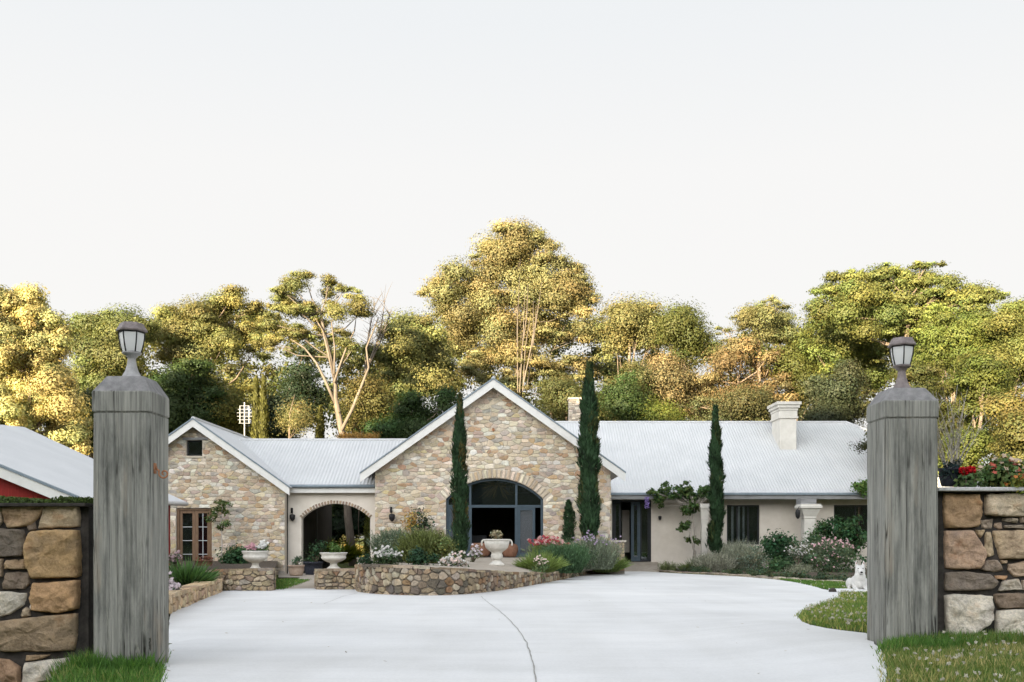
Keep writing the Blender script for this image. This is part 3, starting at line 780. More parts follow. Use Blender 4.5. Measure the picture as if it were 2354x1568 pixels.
# ---- lanterns
def lantern(label, cx, cy, z, s, metal, rot):
    root = thing('post_lantern', label, 'lantern', (cx, cy, z), 'lanterns on the gate posts')
    rr = math.radians(rot)
    mb = MB(); mb.lathe([(.088 * s, 0), (.088 * s, .008 * s), (.070 * s, .022 * s), (.050 * s, .06 * s), (.036 * s, .11 * s), (.031 * s, .15 * s), (.033 * s, .165 * s), (.044 * s, .172 * s), (.046 * s, .182 * s), (.062 * s, .188 * s), (.072 * s, .196 * s), (.074 * s, .204 * s)], (cx, cy, z), 18, rot=rr)
    mb.build('pedestal', M[metal], root, True, 0)
    gp = [(.066, .203), (.074, .23), (.084, .27), (.091, .31), (.094, .345), (.094, .362)]
    mb = MB(); mb.lathe([(r * s, h * s) for r, h in gp], (cx, cy, z), 6, rot=rr); mb.build('glass', M['lantern_glass'], root)
    mb = MB()
    for k in range(6):
        an = rr + k * math.pi / 3
        mb.tube([(cx + (r + .002) * s * math.cos(an), cy + (r + .002) * s * math.sin(an), z + h * s) for r, h in gp], .0055 * s, 5)
    for h, r in ((.204, .067), (.360, .095)):
        mb.tube([(cx + r * s * math.cos(rr + k * math.pi / 3), cy + r * s * math.sin(rr + k * math.pi / 3), z + h * s) for k in range(7)], .006 * s, 5)
    mb.build('cage', M['iron'], root, True)
    mb = MB(); mb.lathe([(.020 * s, .215 * s), (.020 * s, .30 * s), (.012 * s, .315 * s)], (cx, cy, z), 12); mb.build('lamp_tube', M['curtain'], root, True)
    mb = MB(); mb.lathe([(.094 * s, .364 * s), (.117 * s, .366 * s), (.119 * s, .378 * s), (.112 * s, .388 * s), (.098 * s, .408 * s), (.092 * s, .424 * s), (.088 * s, .432 * s), (.04 * s, .440 * s)], (cx, cy, z), 6, rot=rr)
    mb.build('cap', M['metal'], root, False, .003)
lantern('bronze capped lantern on the left gate post beside the golden tree', -2.958, 7.745, 2.230, 1.0, 'pewter', 12)
lantern('dark footed lantern with clear panes on the right gate post', 3.251, 8.305, 2.223, 1.0, 'metal', 20)

# ================================================================== big rubble walls beside the posts
def big_wall(name, label, d, polys, sx, x0, y0, back, pale=(), ochre=(), grp='rubble walls flanking the gateway', topz=None):
    c = at(np.mean([p[0][0] * sx + x0 for p in polys]), 1500, d); c[2] = gz(c[0], d)
    root = thing(name, label, 'stone wall', c, grp)
    mb = MB()
    for i, p in enumerate(polys):
        px = [(x0 + a * sx, y0 + b * sx) for a, b in p]; uv = [at(x, y, d) for x, y in px]; uv = [(q[0], q[2]) for q in uv]
        cu = sum(q[0] for q in uv) / len(uv); cv = sum(q[1] for q in uv) / len(uv); fine = []
        m_ = len(uv)
        sub = 9
        for j in range(m_):
            a, b, e, f = uv[j - 1], uv[j], uv[(j + 1) % m_], uv[(j + 2) % m_]
            for s_ in range(sub):      # catmull-rom mixed with straight edges keeps corners blunt
                t = s_ / sub
                lin = [b[k] * (1 - t) + e[k] * t for k in (0, 1)]
                cr = [.5 * (2 * b[k] + (e[k] - a[k]) * t + (2 * a[k] - 5 * b[k] + 4 * e[k] - f[k]) * t * t + (3 * b[k] - a[k] - 3 * e[k] + f[k]) * t ** 3) for k in (0, 1)]
                q = [lin[k] * .8 + cr[k] * .2 for k in (0, 1)]
                q[0] += .007 * noise.noise(Vector((q[0] * 22, q[1] * 22, i))); q[1] += .007 * noise.noise(Vector((q[0] * 22, q[1] * 22, i + 9)))
                fine.append((cu + (q[0] - cu) * .985, cv + (q[1] - cv) * .985))
        area = abs(sum(fine[k - 1][0] * fine[k][1] - fine[k][0] * fine[k - 1][1] for k in range(len(fine)))) / 2
        col = BIGCOL[i % len(BIGCOL)] if i not in pale else (.52, .50, .46)
        if i in ochre: col = (.36, .22, .12)
        kk = R.uniform(1.02, 1.3); col = tuple(v * kk * w for v, w in zip(col, (1.03, .99, .94)))
        th = .05 + .05 * min(1, area / .12) * R.uniform(.7, 1.2)
        dd = d
        stone_big(mb, fine, lambda u, v, n: (u, dd - n + .04, v), th, col, min(.3, .09 / math.sqrt(area + .01) * .25 + .06))
    mb.build('stonework', M['stone_big'], root, True)
    mb = MB(); mb.box(*back); mb.build('core', M['joint'], root)
    return root
def stone_big(mb, poly, fmap, thick, col, inset):
    n = len(poly); cu = sum(p[0] for p in poly) / n; cv = sum(p[1] for p in poly) / n; sd = R.uniform(0, 100)
    prof = [(1, 0), (1.0, .6), (1 - inset * .25, .88), (1 - inset * .6, .97), (1 - inset * 1.1, 1.0), (.74, 1.01), (.62, 1.02), (.5, 1.02), (.38, 1.02), (.25, 1.02), (.12, 1.02)]
    vs = []; ax, az = R.uniform(-.12, .12), R.uniform(-.12, .12)
    def dz(u, v, t):
        if t < .6: return 0
        q = .030 * noise.noise(Vector((u * 6 + sd, v * 6, sd))) + .020 * noise.noise(Vector((u * 15, v * 15 + sd, 3))) + .010 * noise.noise(Vector((u * 40, v * 40 + sd, 3)))
        vd = noise.voronoi(Vector((u * 7 + sd, v * 7, sd)))[0]
        q += .030 * (vd[1] - vd[0] - .3) * min(1, (t - .5) * 3) + .005 * noise.noise(Vector((u * 90, v * 90, sd)))
        return q + ax * (u - cu) + az * (v - cv)
    for s_, t in prof:
        for (u, v) in poly:
            uu = cu + (u - cu) * s_; vv = cv + (v - cv) * s_; vs.append(fmap(uu, vv, thick * t + dz(uu, vv, t)))
    vs.append(fmap(cu, cv, thick * 1.03 + dz(cu, cv, 1)))
    fs = [(r * n + k, r * n + (k + 1) % n, (r + 1) * n + (k + 1) % n, (r + 1) * n + k) for r in range(len(prof) - 1) for k in range(n)]
    L = (len(prof) - 1) * n; fs += [(L + k, L + (k + 1) % n, len(vs) - 1) for k in range(n)]
    mb.add(vs, fs, 0, col)
BIGCOL = [(.34, .255, .17), (.38, .32, .24), (.17, .15, .13), (.42, .30, .17), (.36, .27, .18), (.30, .24, .18), (.20, .165, .135), (.40, .27, .16), (.40, .37, .33), (.33, .28, .22), (.31, .245, .175), (.46, .43, .39), (.33, .23, .16)]
PL = [[(20, 290), (320, 280), (325, 300), (230, 430), (60, 445), (30, 400)], [(330, 285), (575, 270), (585, 435), (275, 450), (300, 340)],
      [(-60, 450), (170, 455), (190, 560), (165, 650), (0, 660), (-60, 640)], [(235, 465), (580, 460), (590, 800), (240, 815), (190, 720), (190, 560)],
      [(40, 680), (180, 670), (185, 745), (40, 745)], [(-60, 670), (25, 670), (15, 800), (-60, 820)], [(40, 770), (200, 765), (215, 850), (180, 890), (15, 890)],
      [(240, 845), (580, 825), (575, 1030), (440, 1065), (230, 1045), (215, 950)], [(-60, 905), (190, 920), (185, 1000), (60, 1080), (-60, 1095)],
      [(150, 1045), (190, 1018), (215, 1040), (220, 1090), (150, 1100)], [(-60, 1130), (300, 1085), (570, 1065), (545, 1340), (0, 1350), (-60, 1300)],
      [(180, 1425), (510, 1390), (520, 1640), (150, 1640)], [(-60, 1390), (60, 1400), (150, 1460), (140, 1640), (-60, 1640)], [(190, 1372), (370, 1368), (300, 1402), (190, 1412)],
      [(-60, 290), (5, 290), (15, 400), (-10, 440), (-60, 440)], [(-420, 300), (-75, 290), (-80, 620), (-420, 600)], [(-420, 620), (-75, 640), (-75, 960), (-420, 980)], [(-420, 1000), (-75, 980), (-75, 1330), (-420, 1340)], [(-420, 1360), (-75, 1350), (-75, 1640), (-420, 1640)],
      [(205, 430), (250, 400), (262, 450), (215, 470)], [(195, 900), (215, 870), (225, 900), (205, 935)], [(215, 1000), (228, 960), (232, 1040), (218, 1045)]]
lw = big_wall('stone_wall', 'rubble stone wall topped by a low green hedge, left of the driveway', 7.72, PL, .316, 0, 1073, (-5.6, -3.29, 7.735, 8.25, -.3, 1.235), pale=(8, 11))
PRs = [[(1320, 100), (1590, 110), (1615, 250), (1580, 365), (1330, 375), (1315, 250)], [(1640, 110), (2060, 100), (2060, 280), (1800, 285), (1640, 270)],
       [(1610, 312), (1708, 300), (1700, 380), (1615, 370)], [(1722, 330), (1770, 330), (1780, 375), (1742, 388), (1712, 362)], [(1775, 297), (1890, 297), (1898, 335), (1780, 320)],
       [(1795, 350), (2060, 345), (2060, 378), (1795, 372)], [(1915, 293), (2060, 293), (2060, 332), (1920, 330)], [(1325, 395), (1540, 390), (1640, 570), (1590, 690), (1330, 690)],
       [(1565, 387), (1650, 385), (1602, 450)], [(1642, 412), (1690, 392), (1720, 580), (1662, 600), (1640, 540)], [(1703, 392), (2060, 388), (2060, 600), (1762, 615), (1722, 500)],
       [(1660, 620), (1740, 620), (1790, 700), (1720, 720), (1602, 692)], [(1825, 650), (1990, 622), (2060, 640), (2060, 740), (1870, 752), (1820, 700)], [(1762, 625), (1808, 625), (1802, 648), (1772, 648)],
       [(1330, 722), (1480, 705), (1680, 730), (1750, 790), (1690, 850), (1330, 860)], [(1720, 740), (1820, 742), (1802, 775), (1732, 768)], [(1780, 780), (1900, 767), (1915, 850), (1745, 862)],
       [(1928, 777), (2060, 772), (2060, 860), (1928, 855)], [(1325, 895), (1440, 882), (1690, 900), (1690, 1080), (1560, 1190), (1400, 1225), (1340, 1190)], [(1712, 882), (2060, 872), (2060, 988), (1742, 995)],
       [(1732, 1012), (2060, 1000), (2060, 1230), (1722, 1225)], [(2080, 110), (2400, 110), (2400, 380), (2080, 380)], [(2080, 400), (2400, 400), (2400, 760), (2080, 760)], [(2080, 780), (2400, 780), (2400, 1240), (2080, 1240)],
       [(1330, 1240), (1700, 1240), (1700, 1330), (1330, 1330)], [(1715, 1242), (2060, 1250), (2060, 1330), (1715, 1330)]]
BIGCOL = [(.33, .235, .15), (.40, .35, .28), (.34, .29, .25), (.33, .26, .21), (.37, .33, .28), (.33, .29, .25), (.33, .28, .24), (.42, .31, .24), (.38, .31, .22), (.36, .30, .22), (.41, .33, .24), (.24, .20, .17), (.38, .30, .24), (.38, .30, .22), (.19, .165, .145), (.42, .27, .17), (.36, .34, .31), (.3, .27, .24), (.54, .53, .50), (.25, .20, .16), (.50, .45, .38), (.33, .27, .2)]
rw = big_wall('stone_wall', 'rubble stone wall with pots and red geraniums on top, right of the driveway', 8.28, PRs, .2964, 1778, 1103.6, (3.53, 6.6, 8.295, 8.85, -.2, 1.375), pale=(18, 20))
mb = MB(); mb.box(3.50, 6.7, 8.17, 8.9, 1.378, 1.41); mb.build('coping', M['stone'], rw, False, .008)
mb = MB(); mb.box(-5.7, -3.27, 7.62, 8.3, 1.236, 1.262); mb.build('coping', M['joint'], lw, False, .006)
# ================================================================== the house
def XZ(x, y, d): q = at(x, y, d); return (q[0], q[2])
PITCH = .71
house = thing('farmhouse', 'long sandstone farmhouse with white corrugated roofs and two stone gables', 'house', at(1133, 1300, 37))
def rect_hole(u0, u1, v0, v1, bottom=False):
    def h(u, v):
        if u0 < u < u1 and v0 < v < v1:
            ds = [(u - u0, (u0, v)), (u1 - u, (u1, v)), (v1 - v, (u, v1))] + ([] if bottom else [(v - v0, (u, v0))])
            q = min(ds)[1]; return (*q, True)
        return (u, v, False)
    return h
def both(h1, h2):
    def h(u, v):
        a = h1(u, v)
        if a[2]: return a
        return h2(u, v)
    return h
def arch_hole(cu, w, spring, crown, ring):
    r = (w * w + (crown - spring) ** 2) / (2 * (crown - spring)); vc = crown - r
    def h(u, v):
        if v < spring:
            if abs(u - cu) < w: return (cu + math.copysign(w, u - cu), v, True)
        else:
            dd = math.hypot(u - cu, v - vc)
            if dd < r + ring: k = (r + ring) / max(dd, 1e-6); return (cu + (u - cu) * k, vc + (v - vc) * k, True)
        return (u, v, False)
    return h, r, vc
def arch_pts(cu, w, spring, crown, n=18, grow=0):
    r = (w * w + (crown - spring) ** 2) / (2 * (crown - spring)); vc = crown - r
    a = math.asin(min(1, w / r)); rr = r + grow
    return [(cu + rr * math.sin(-a + 2 * a * i / n), vc + rr * math.cos(-a + 2 * a * i / n)) for i in range(n + 1)]
def voussoirs(mb, cu, w, spring, crown, ring, n, fmap, thick, pal):
    r = (w * w + (crown - spring) ** 2) / (2 * (crown - spring)); vc = crown - r; a = math.asin(min(1, w / r))
    for i in range(n):
        t0 = -a + 2 * a * i / n + .012; t1 = -a + 2 * a * (i + 1) / n - .012; rg = ring * R.uniform(.85, 1.1)
        def P(t, q): return (cu + q * math.sin(t) + R.uniform(-.008, .008), vc + q * math.cos(t) + R.uniform(-.008, .008))
        tm = (t0 + t1) / 2
        poly = [P(t0, r), P(tm, r), P(t1, r), P(t1, r + rg * .5), P(t1, r + rg), P(tm, r + rg * 1.02), P(t0, r + rg), P(t0, r + rg * .5)]
        stone_face(mb, poly[::-1], fmap, thick, pick(pal), 0, .2, 0, 2)
def gable_roof(x0, z0, hw_l, hw_r, d0, d1, name='roof'):
    """two corrugated slopes from a ridge at x0,z0 running back from d0 to d1"""
    mb = MB(); q = math.hypot(1, PITCH)
    for sg, hw in ((1, hw_r), (-1, hw_l)):
        corrugated(mb, (x0, d0, z0), (0, 1, 0), (sg / q, 0, -PITCH / q), d1 - d0, lambda a: 0, lambda a, hw=hw: hw * q)
    mb.tube([(x0, d0 - .01, z0 + .01), (x0, d1, z0 + .01)], .07, 8)
    return mb.build(name, M['roof'], house)
def barge(x0, z0, hw_l, hw_r, d, h=.27, name='bargeboard'):
    for sg, hw in ((-1, hw_l), (1, hw_r)):
        mb = MB(); zE = z0 - PITCH * hw
        P = [(x0, z0 - .03), (x0 + sg * hw, zE - .03), (x0 + sg * hw, zE - .03 - h), (x0, z0 - .03 - h)]
        if sg > 0: P = P[::-1]
        mb.prism(P, d, d + .04)
        P = [(x0, z0 + .035), (x0 + sg * (hw + .02), zE + .022), (x0 + sg * (hw + .02), zE - .028), (x0, z0 - .028)]
        if sg > 0: P = P[::-1]
        b = mb.build(name, M['trim'], house)
        m2 = MB(); m2.prism(P, d - .03, d + .05); m2.build('verge_flashing', M['gutter'], b)

# ---------- left stone gable
DG = 36.5
ax, az = XZ(443, 962, 36.1)
hwL = 222 / F * 36.1
gable_roof(ax, az, hwL, hwL, 36.12, 46.0); barge(ax, az, hwL, hwL, 36.1)
X0, X1 = XZ(231, 0, DG)[0], XZ(655, 0, DG)[0]
zb = -.85
def roofz(x): return az - PITCH * abs(x - ax) - .07
wx0, wz1 = XZ(428, 1012, DG); wx1, wz0 = XZ(465, 1048, DG)
dx0, dz1 = XZ(405, 1168, DG); dx1, _ = XZ(487, 1168, DG); xm = (wx0 + wx1) / 2
def gmap(u, v, n): return (u, DG - n, v)
mb = MB()
conv = [(X0, zb), (X1, zb), (X1, roofz(X1)), (ax, roofz(ax)), (X0, roofz(X0))]
hole = both(rect_hole(wx0, wx1, wz0, wz1), rect_hole(dx0, dx1, -3, dz1, True))
for (a, b, c, d) in ((X0, dx0, zb, dz1), (dx1, X1, zb, dz1), (X0, X1, dz1, wz0 - .08), (X0, wx0, wz0 - .08, wz1), (wx1, X1, wz0 - .08, wz1), (X0, X1, wz1, az)): vrubble(mb, a, b, c, d, .25, .128, gmap, .024, PAL_GABLE, conv, None, .015, 0, .25)
# backing wall in two pieces around the openings
mb.prism([(X0, zb), (dx0, zb), (dx0, dz1), (xm, dz1), (xm, wz0), (wx0, wz0), (wx0, wz1), (xm, wz1), (xm, roofz(xm)), (X0, roofz(X0))], DG, DG + .3, 1)
mb.prism([(dx1, zb), (X1, zb), (X1, roofz(X1)), (ax, roofz(ax)), (xm, roofz(xm)), (xm, wz1), (wx1, wz1), (wx1, wz0), (xm, wz0), (xm, dz1), (dx1, dz1)], DG, DG + .3, 1)
mb.build('gable_wall', [M['stone'], M['mortar']], house)
mb = MB(); mb.box(X1 - .25, X1 - .003, DG + .302, 45.8, zb, roofz(X1) - .02); mb.box(X0, X0 + .25, DG + .302, 45.8, zb, roofz(X0) - .02)
mb.prism([(X0, zb), (X1, zb), (X1, roofz(X1)), (ax, roofz(ax)), (X0, roofz(X0))], 45.82, 46.0)
mb.build('side_wall', M['inside'], house)
mb = MB(); mb.box(wx0 - .12, wx1 + .22, DG - .05, DG + .02, wz1 + .005, wz1 + .10); mb.build('lintel', M['beam'], house)
mb = MB()
for a, b, c, d in ((wx0, wx0 + .05, wz0, wz1), (wx1 - .05, wx1, wz0, wz1), (wx0 + .05, wx1 - .05, wz1 - .05, wz1), (wx0 + .05, wx1 - .05, wz0, wz0 + .05)): mb.box(a, b, DG + .12, DG + .18, c, d)
w = mb.build('attic_window', M['dark'], house)
mb = MB(); mb.box(wx0 + .05, wx1 - .05, DG + .14, DG + .15, wz0 + .05, wz1 - .05); mb.build('pane', M['glass'], w)
mb = MB(); mb.box(wx0 - .1, wx1 + .1, DG - .06, DG + .1, wz0 - .075, wz0 - .004, 0, (.5, .45, .37)); mb.build('sill', M['stone'], w)
# french doors
def glazed_door(x0, x1, z0, z1, y, mat, stile, bars_h, bars_v, name, glass='glass', th=.05):
    mb = MB()
    mb.box(x0, x0 + stile, y, y + th, z0, z1); mb.box(x1 - stile, x1, y, y + th, z0, z1)
    mb.box(x0 + stile, x1 - stile, y, y + th, z1 - stile, z1); mb.box(x0 + stile, x1 - stile, y, y + th, z0, z0 + stile * 1.6)
    o = mb.build(name, mat, house, False, .004)
    mb = MB()
    for k in range(1, bars_h):
        z = z0 + stile * 1.6 + (z1 - stile - z0 - stile * 1.6) * k / bars_h; mb.box(x0 + stile, x1 - stile, y + .008, y + th - .008, z - .011, z + .011)
    for k in range(1, bars_v):
        x = x0 + stile + (x1 - x0 - 2 * stile) * k / bars_v; mb.box(x - .011, x + .011, y + .010, y + th - .010, z0 + stile * 1.6, z1 - stile)
    if bars_h > 1 or bars_v > 1: mb.build('glazing_bars', M['curtain'], o)
    mb = MB(); mb.box(x0 + stile, x1 - stile, y + th * .45, y + th * .55, z0 + stile * 1.6, z1 - stile); mb.build('pane', M[glass], o)
    return o
fz0 = -.38; xmid = XZ(447, 0, DG)[0]
mb = MB()
for a, b in ((dx0, dx0 + .09), (dx1 - .09, dx1)): mb.box(a, b, DG + .06, DG + .2, fz0, dz1)
mb.box(dx0 + .09, dx1 - .09, DG + .06, DG + .2, dz1 - .08, dz1); mb.build('door_frame', M['wood'], house)
glazed_door(dx0 + .09, xmid - .002, fz0, dz1 - .08, DG + .1, M['wood'], .11, 4, 1, 'french_door')
glazed_door(xmid + .002, dx1 - .09, fz0, dz1 - .08, DG + .1, M['wood'], .11, 4, 2, 'french_door')
mb = MB(); mb.box(dx0 - .1, dx1 + .1, DG - .02, DG + .3, zb, fz0 - .002, 0, (.42, .36, .28)); mb.build('door_step', M['stone'], house)

# ---------- breezeway wing
DW = 37.0
wxa, wxb = X1 + .003, XZ(862, 0, 36.9)[0]
eZ = XZ(0, 1117, DW)[1]
acx, acr = XZ(772, 1158, DW); aw = 79 / F * DW; asp_ = XZ(0, 1192, DW)[1]
arc = arch_pts(acx, aw, asp_, acr)
mb = MB()
xe = acx + aw
P = [(wxa, zb), (acx - aw, zb)] + arc + [(acx + aw, zb), (wxb + .3, zb), (wxb + .3, eZ), (wxa, eZ)]
mb.prism(P, DW, DW + .32)
mb.build('breezeway_wall', M['plaster'], house)
mb = MB(); voussoirs(mb, acx, aw, asp_, acr, .12, 26, lambda u, v, n: (u, DW - n, v), .03, [((.30, .23, .18), 1), ((.36, .28, .21), 1), ((.25, .2, .165), 1)]); mb.build('arch_trim', M['stone'], house)
# roof: front slope and back slope
pw = .55; e0 = at(0, 1116, 36.7); Hr = e0[2] + pw * 3.67; q = math.hypot(1, pw)
xa, xb = XZ(545, 0, 40.3)[0], XZ(955, 0, 38)[0]
mb = MB()
xval = XZ(665, 0, 36.7)[0]
corrugated(mb, (xa, 36.7 + 3.67, Hr), (1, 0, 0), (0, -1 / q, -pw / q), xb - xa, lambda a: 0, lambda a: 3.67 * q)
corrugated(mb, (xa, 36.7 + 3.67, Hr), (1, 0, 0), (0, 1 / q, -pw / q), xb - xa, lambda a: 0, lambda a: 3.67 * q)
mb.tube([(xa, 40.37, Hr + .01), (xb, 40.37, Hr + .01)], .06, 8)
mb.build('roof', M['roof'], house)
gx0, gx1 = xval - .03, XZ(858, 0, 36.7)[0]
mb = MB(); mb.tube([(gx0, 36.66, e0[2] - .03), (gx1 + .3, 36.66, e0[2] - .03)], .062, 10); mb.build('gutter', M['gutter'], house, True)
mb = MB(); mb.box(gx0, gx1 + .3, 36.73, 36.76, e0[2] - .27, e0[2] - .03); mb.build('fascia', M['trim'], house)
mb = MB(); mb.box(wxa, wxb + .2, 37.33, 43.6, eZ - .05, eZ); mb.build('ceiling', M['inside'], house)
mb = MB(); px_, _ = XZ(723, 0, 42.5); mb.box(px_, px_ + .12, 42.4, 42.52, zb, eZ - .05); mb.build('veranda_post', M['dark'], house)
mb = MB(); mb.box(wxa - .4, px_ - .01, 39.2, 39.3, zb, eZ - .06); mb.build('breezeway_door', M['dark'], house)
def wall_lamp(x, y, d, s=1.0, bracket=True, name='wall_lamp'):
    c = at(x, y, d - .16); mb = MB()
    mb.lathe([(.02 * s, .12 * s), (.085 * s, .10 * s), (.10 * s, .07 * s), (.085 * s, -.04 * s), (.05 * s, -.09 * s), (.02 * s, -.12 * s)], c, 12)
    if bracket:
        mb.tube([c + np.array((0, 0, .12 * s)), c + np.array((0, 0, .27 * s)), c + np.array((-.03, .0, .29 * s)), c + np.array((-.05, .16, .27 * s))], .012 * s, 6)
        mb.box(c[0] - .09, c[0] - .01, c[1] + .13, c[1] + .158, c[2] + .15 * s, c[2] + .33 * s)
    return mb.build(name, M['iron'], house, True)
wall_lamp(672, 1190, DW, 1.1); wall_lamp(901, 1190, 36.44, 1.2); wall_lamp(1517, 1191, 44, .8, False)

# ---------- central stone gable
ax, az = XZ(1134, 870, 36.1); hl = (1134 - 828) / F * 36.1; hr = (1438 - 1134) / F * 36.1
gable_roof(ax, az, hl, hr, 36.12, 50.5); barge(ax, az, hl, hr, 36.1, .30)
X0, X1 = XZ(862, 0, DG)[0], XZ(1403, 0, DG)[0]
acx, acr = XZ(1137, 1099, DG); aw = 112 / F * DG; asp_ = XZ(0, 1147, DG)[1]
hole, rr, vc = arch_hole(acx, aw, asp_, acr, .34)
mb = MB()
def roofz(x): return az - PITCH * abs(x - ax) - .08
conv = [(X0, zb), (X1, zb), (X1, roofz(X1)), (ax, roofz(ax)), (X0, roofz(X0))]
vrubble(mb, X0, X1, zb, az, .265, .135, gmap, .026, PAL_GABLE, conv, hole, .016, 0, .25)
voussoirs(mb, acx, aw, asp_, acr, .33, 25, gmap, .05, [((.45, .39, .30), 2), ((.52, .47, .39), 2), ((.42, .33, .24), 1), ((.58, .54, .47), 1)])
arc = arch_pts(acx, aw, asp_, acr)
mb.prism([(X0, zb), (acx - aw, zb)] + arc + [(acx + aw, zb), (X1, zb), (X1, roofz(X1)), (ax, roofz(ax)), (X0, roofz(X0))], DG, DG + .32, 1)
# side returns, same rubble on the right flank
def smap(u, v, n): return (X1 + n, u, v)
rubble(mb, DG, DG + 5, zb, roofz(X1), .5, .26, smap, .035, PAL_GABLE, None, None, .02)
mb.box(X1 - .3, X1, DG + .322, 50.3, zb, roofz(X1) - .02, 1); mb.box(X0, X0 + .3, DG + .322, 50.3, zb, roofz(X0) - .02, 1)
mb.build('gable_wall', [M['stone'], M['mortar']], house)
mb = MB(); c = at(1134, 988, DG - .03); mb.lathe([(.06, 0), (.055, .03), (.03, .04)], (0, 0, 0), 12)
mb.v = [(c[0] + x, c[1] + .03 - z, c[2] + y) for x, y, z in mb.v]; mb.build('vent', M['rust'], house)
# interior of the hall
mb = MB(); fl = .19
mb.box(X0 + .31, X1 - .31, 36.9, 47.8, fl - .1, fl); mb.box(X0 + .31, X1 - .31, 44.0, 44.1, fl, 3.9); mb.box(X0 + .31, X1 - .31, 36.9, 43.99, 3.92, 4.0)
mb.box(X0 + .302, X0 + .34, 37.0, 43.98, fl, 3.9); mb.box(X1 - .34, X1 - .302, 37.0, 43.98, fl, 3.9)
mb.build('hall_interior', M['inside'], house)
YF = DG + .14
zt = XZ(0, 1164, YF)[1]
mb = MB(); a0 = arch_pts(acx, aw - .003, asp_, acr - .002); a1 = arch_pts(acx, aw - .09, asp_ - .02, acr - .09)
vs = [(x, YF, z) for x, z in a0] + [(x, YF, z) for x, z in a1] + [(x, YF + .09, z) for x, z in a0] + [(x, YF + .09, z) for x, z in a1]; n = len(a0)
fs = []
for i in range(n - 1): fs += [(i, i + 1, n + i + 1, n + i), (n + i, n + i + 1, 3 * n + i + 1, 3 * n + i), (2 * n + i, 3 * n + i, 3 * n + i + 1, 2 * n + i + 1)]
mb.add(vs, fs)
mb.box(acx - aw + .003, acx - aw + .09, YF, YF + .09, fl, asp_ - .02); mb.box(acx + aw - .09, acx + aw - .003, YF, YF + .09, fl, asp_ - .02)
mb.box(acx - aw + .09, acx + aw - .09, YF - .004, YF + .086, zt - .05, zt + .05)
xl_, xr_ = XZ(1081, 0, YF)[0], XZ(1187, 0, YF)[0]
for x in (xl_, xr_):
    mb.box(x - .055, x + .055, YF + .003, YF + .083, fl, zt - .05)
    top = vc + math.sqrt(rr ** 2 - (x - acx) ** 2) - .1
    mb.box(x - .04, x + .04, YF + .003, YF + .083, zt + .05, top)
fr = mb.build('arched_door_frame', M['blue'], house, False, .004)
for (a, b) in ((acx - aw + .09, xl_ - .04), (xl_ + .04, xr_ - .04), (xr_ + .04, acx + aw - .09)):
    mb = MB(); N_ = 8; pts = [(a, zt + .05)] + [(b, zt + .05)] + [(b + (a - b) * i / N_, vc + math.sqrt(max(.01, rr ** 2 - (b + (a - b) * i / N_ - acx) ** 2)) - .085) for i in range(N_ + 1)]
    mb.prism(pts, YF + .04, YF + .05); mb.build('fanlight_pane', M['glass'], fr)
ld = glazed_door(acx - aw + .092, xl_ - .057, fl + .01, zt - .052, YF + .01, M['blue'], .10, 1, 1, 'glass_door', 'pale_reflection')
rd = glazed_door(xr_ + .057, XZ(1230, 0, YF)[0], fl + .01, zt - .052, YF + .01, M['blue'], .09, 1, 1, 'glass_door', 'pale_reflection')
mb = MB()
for k in range(20):
    for (xa_, xb_) in ((acx - aw + .2, xl_ - .05), (xr_ + .12, XZ(1226, 0, YF)[0])):
        x = xa_ + (xb_ - xa_) * k / 20; mb.tube([(x, YF + .3 + .02 * (k % 2), fl + .02), (x, YF + .3 + .02 * (k % 2), zt - .3)], .045, 6)
mb.build('curtain', M['curtain'], house, True)
mb = MB(); cc = at(1145, 1112, 37.7)  # golden twigs added inside to stand in for reflections in the arched glass
mb.tube([cc + np.array((0, 0, .8)), cc], .012, 5)
for k in range(60):
    a_ = R.uniform(0, 6.28); ln = R.uniform(.25, .75); q1 = cc + np.array((math.cos(a_) * .25 * ln, math.sin(a_) * .2, -.05 + R.uniform(-.1, .1))); q2 = q1 + np.array((math.cos(a_) * ln * .8, math.sin(a_) * ln * .6, R.uniform(-.55, .25)))
    mb.tube([cc, q1, q2], [.012, .009, .004], 4, cap=False)
mb.build('reflection_twigs', M['gold'], house)
mb = MB(); q = at(1100, 1260, 38.5); mb.box(q[0] - .35, q[0] + .3, 38.5, 39.0, fl, fl + .8); mb.box(q[0] - .3, q[0] + .25, 38.48, 38.499, fl + .1, fl + .7); mb.build('hall_bench', M['dark'], house)

# ---------- right rendered wing
DR = 44.0
e1 = at(0, 1133, 43.1); wq = 6.0; Hr = e1[2] + .62 * wq; q = math.hypot(1, .62)
xa, xend = -.2, XZ(1945, 0, 49.1)[0]
mb = MB()
ln = lambda a: wq * q if a <= xend - xa else wq * q
corrugated(mb, (xa, 43.1 + wq, Hr), (1, 0, 0), (0, -1 / q, -.62 / q), xend - xa + wq, lambda a: max(0, (a - (xend - xa)) * q), lambda a: wq * q)
corrugated(mb, (xa, 43.1 + wq, Hr), (1, 0, 0), (0, 1 / q, -.62 / q), xend - xa + wq, lambda a: max(0, (a - (xend - xa)) * q), lambda a: wq * q)
corrugated(mb, (xend, 43.1 + wq - wq, Hr), (0, 1, 0), (1 / q, 0, -.62 / q), 2 * wq, lambda a: abs(a - wq) * q, lambda a: wq * q)
mb.tube([(xa, 43.1 + wq, Hr + .01), (xend, 43.1 + wq, Hr + .01), (xend + wq, 43.1, e1[2] + .03)], .07, 8)
mb.tube([(xend, 43.1 + wq, Hr + .01), (xend + wq, 43.1 + 2 * wq, e1[2] + .03)], .07, 8)
mb.build('roof', M['roof'], house)
xs0 = X1 + .04; xr1 = xend + wq - .7
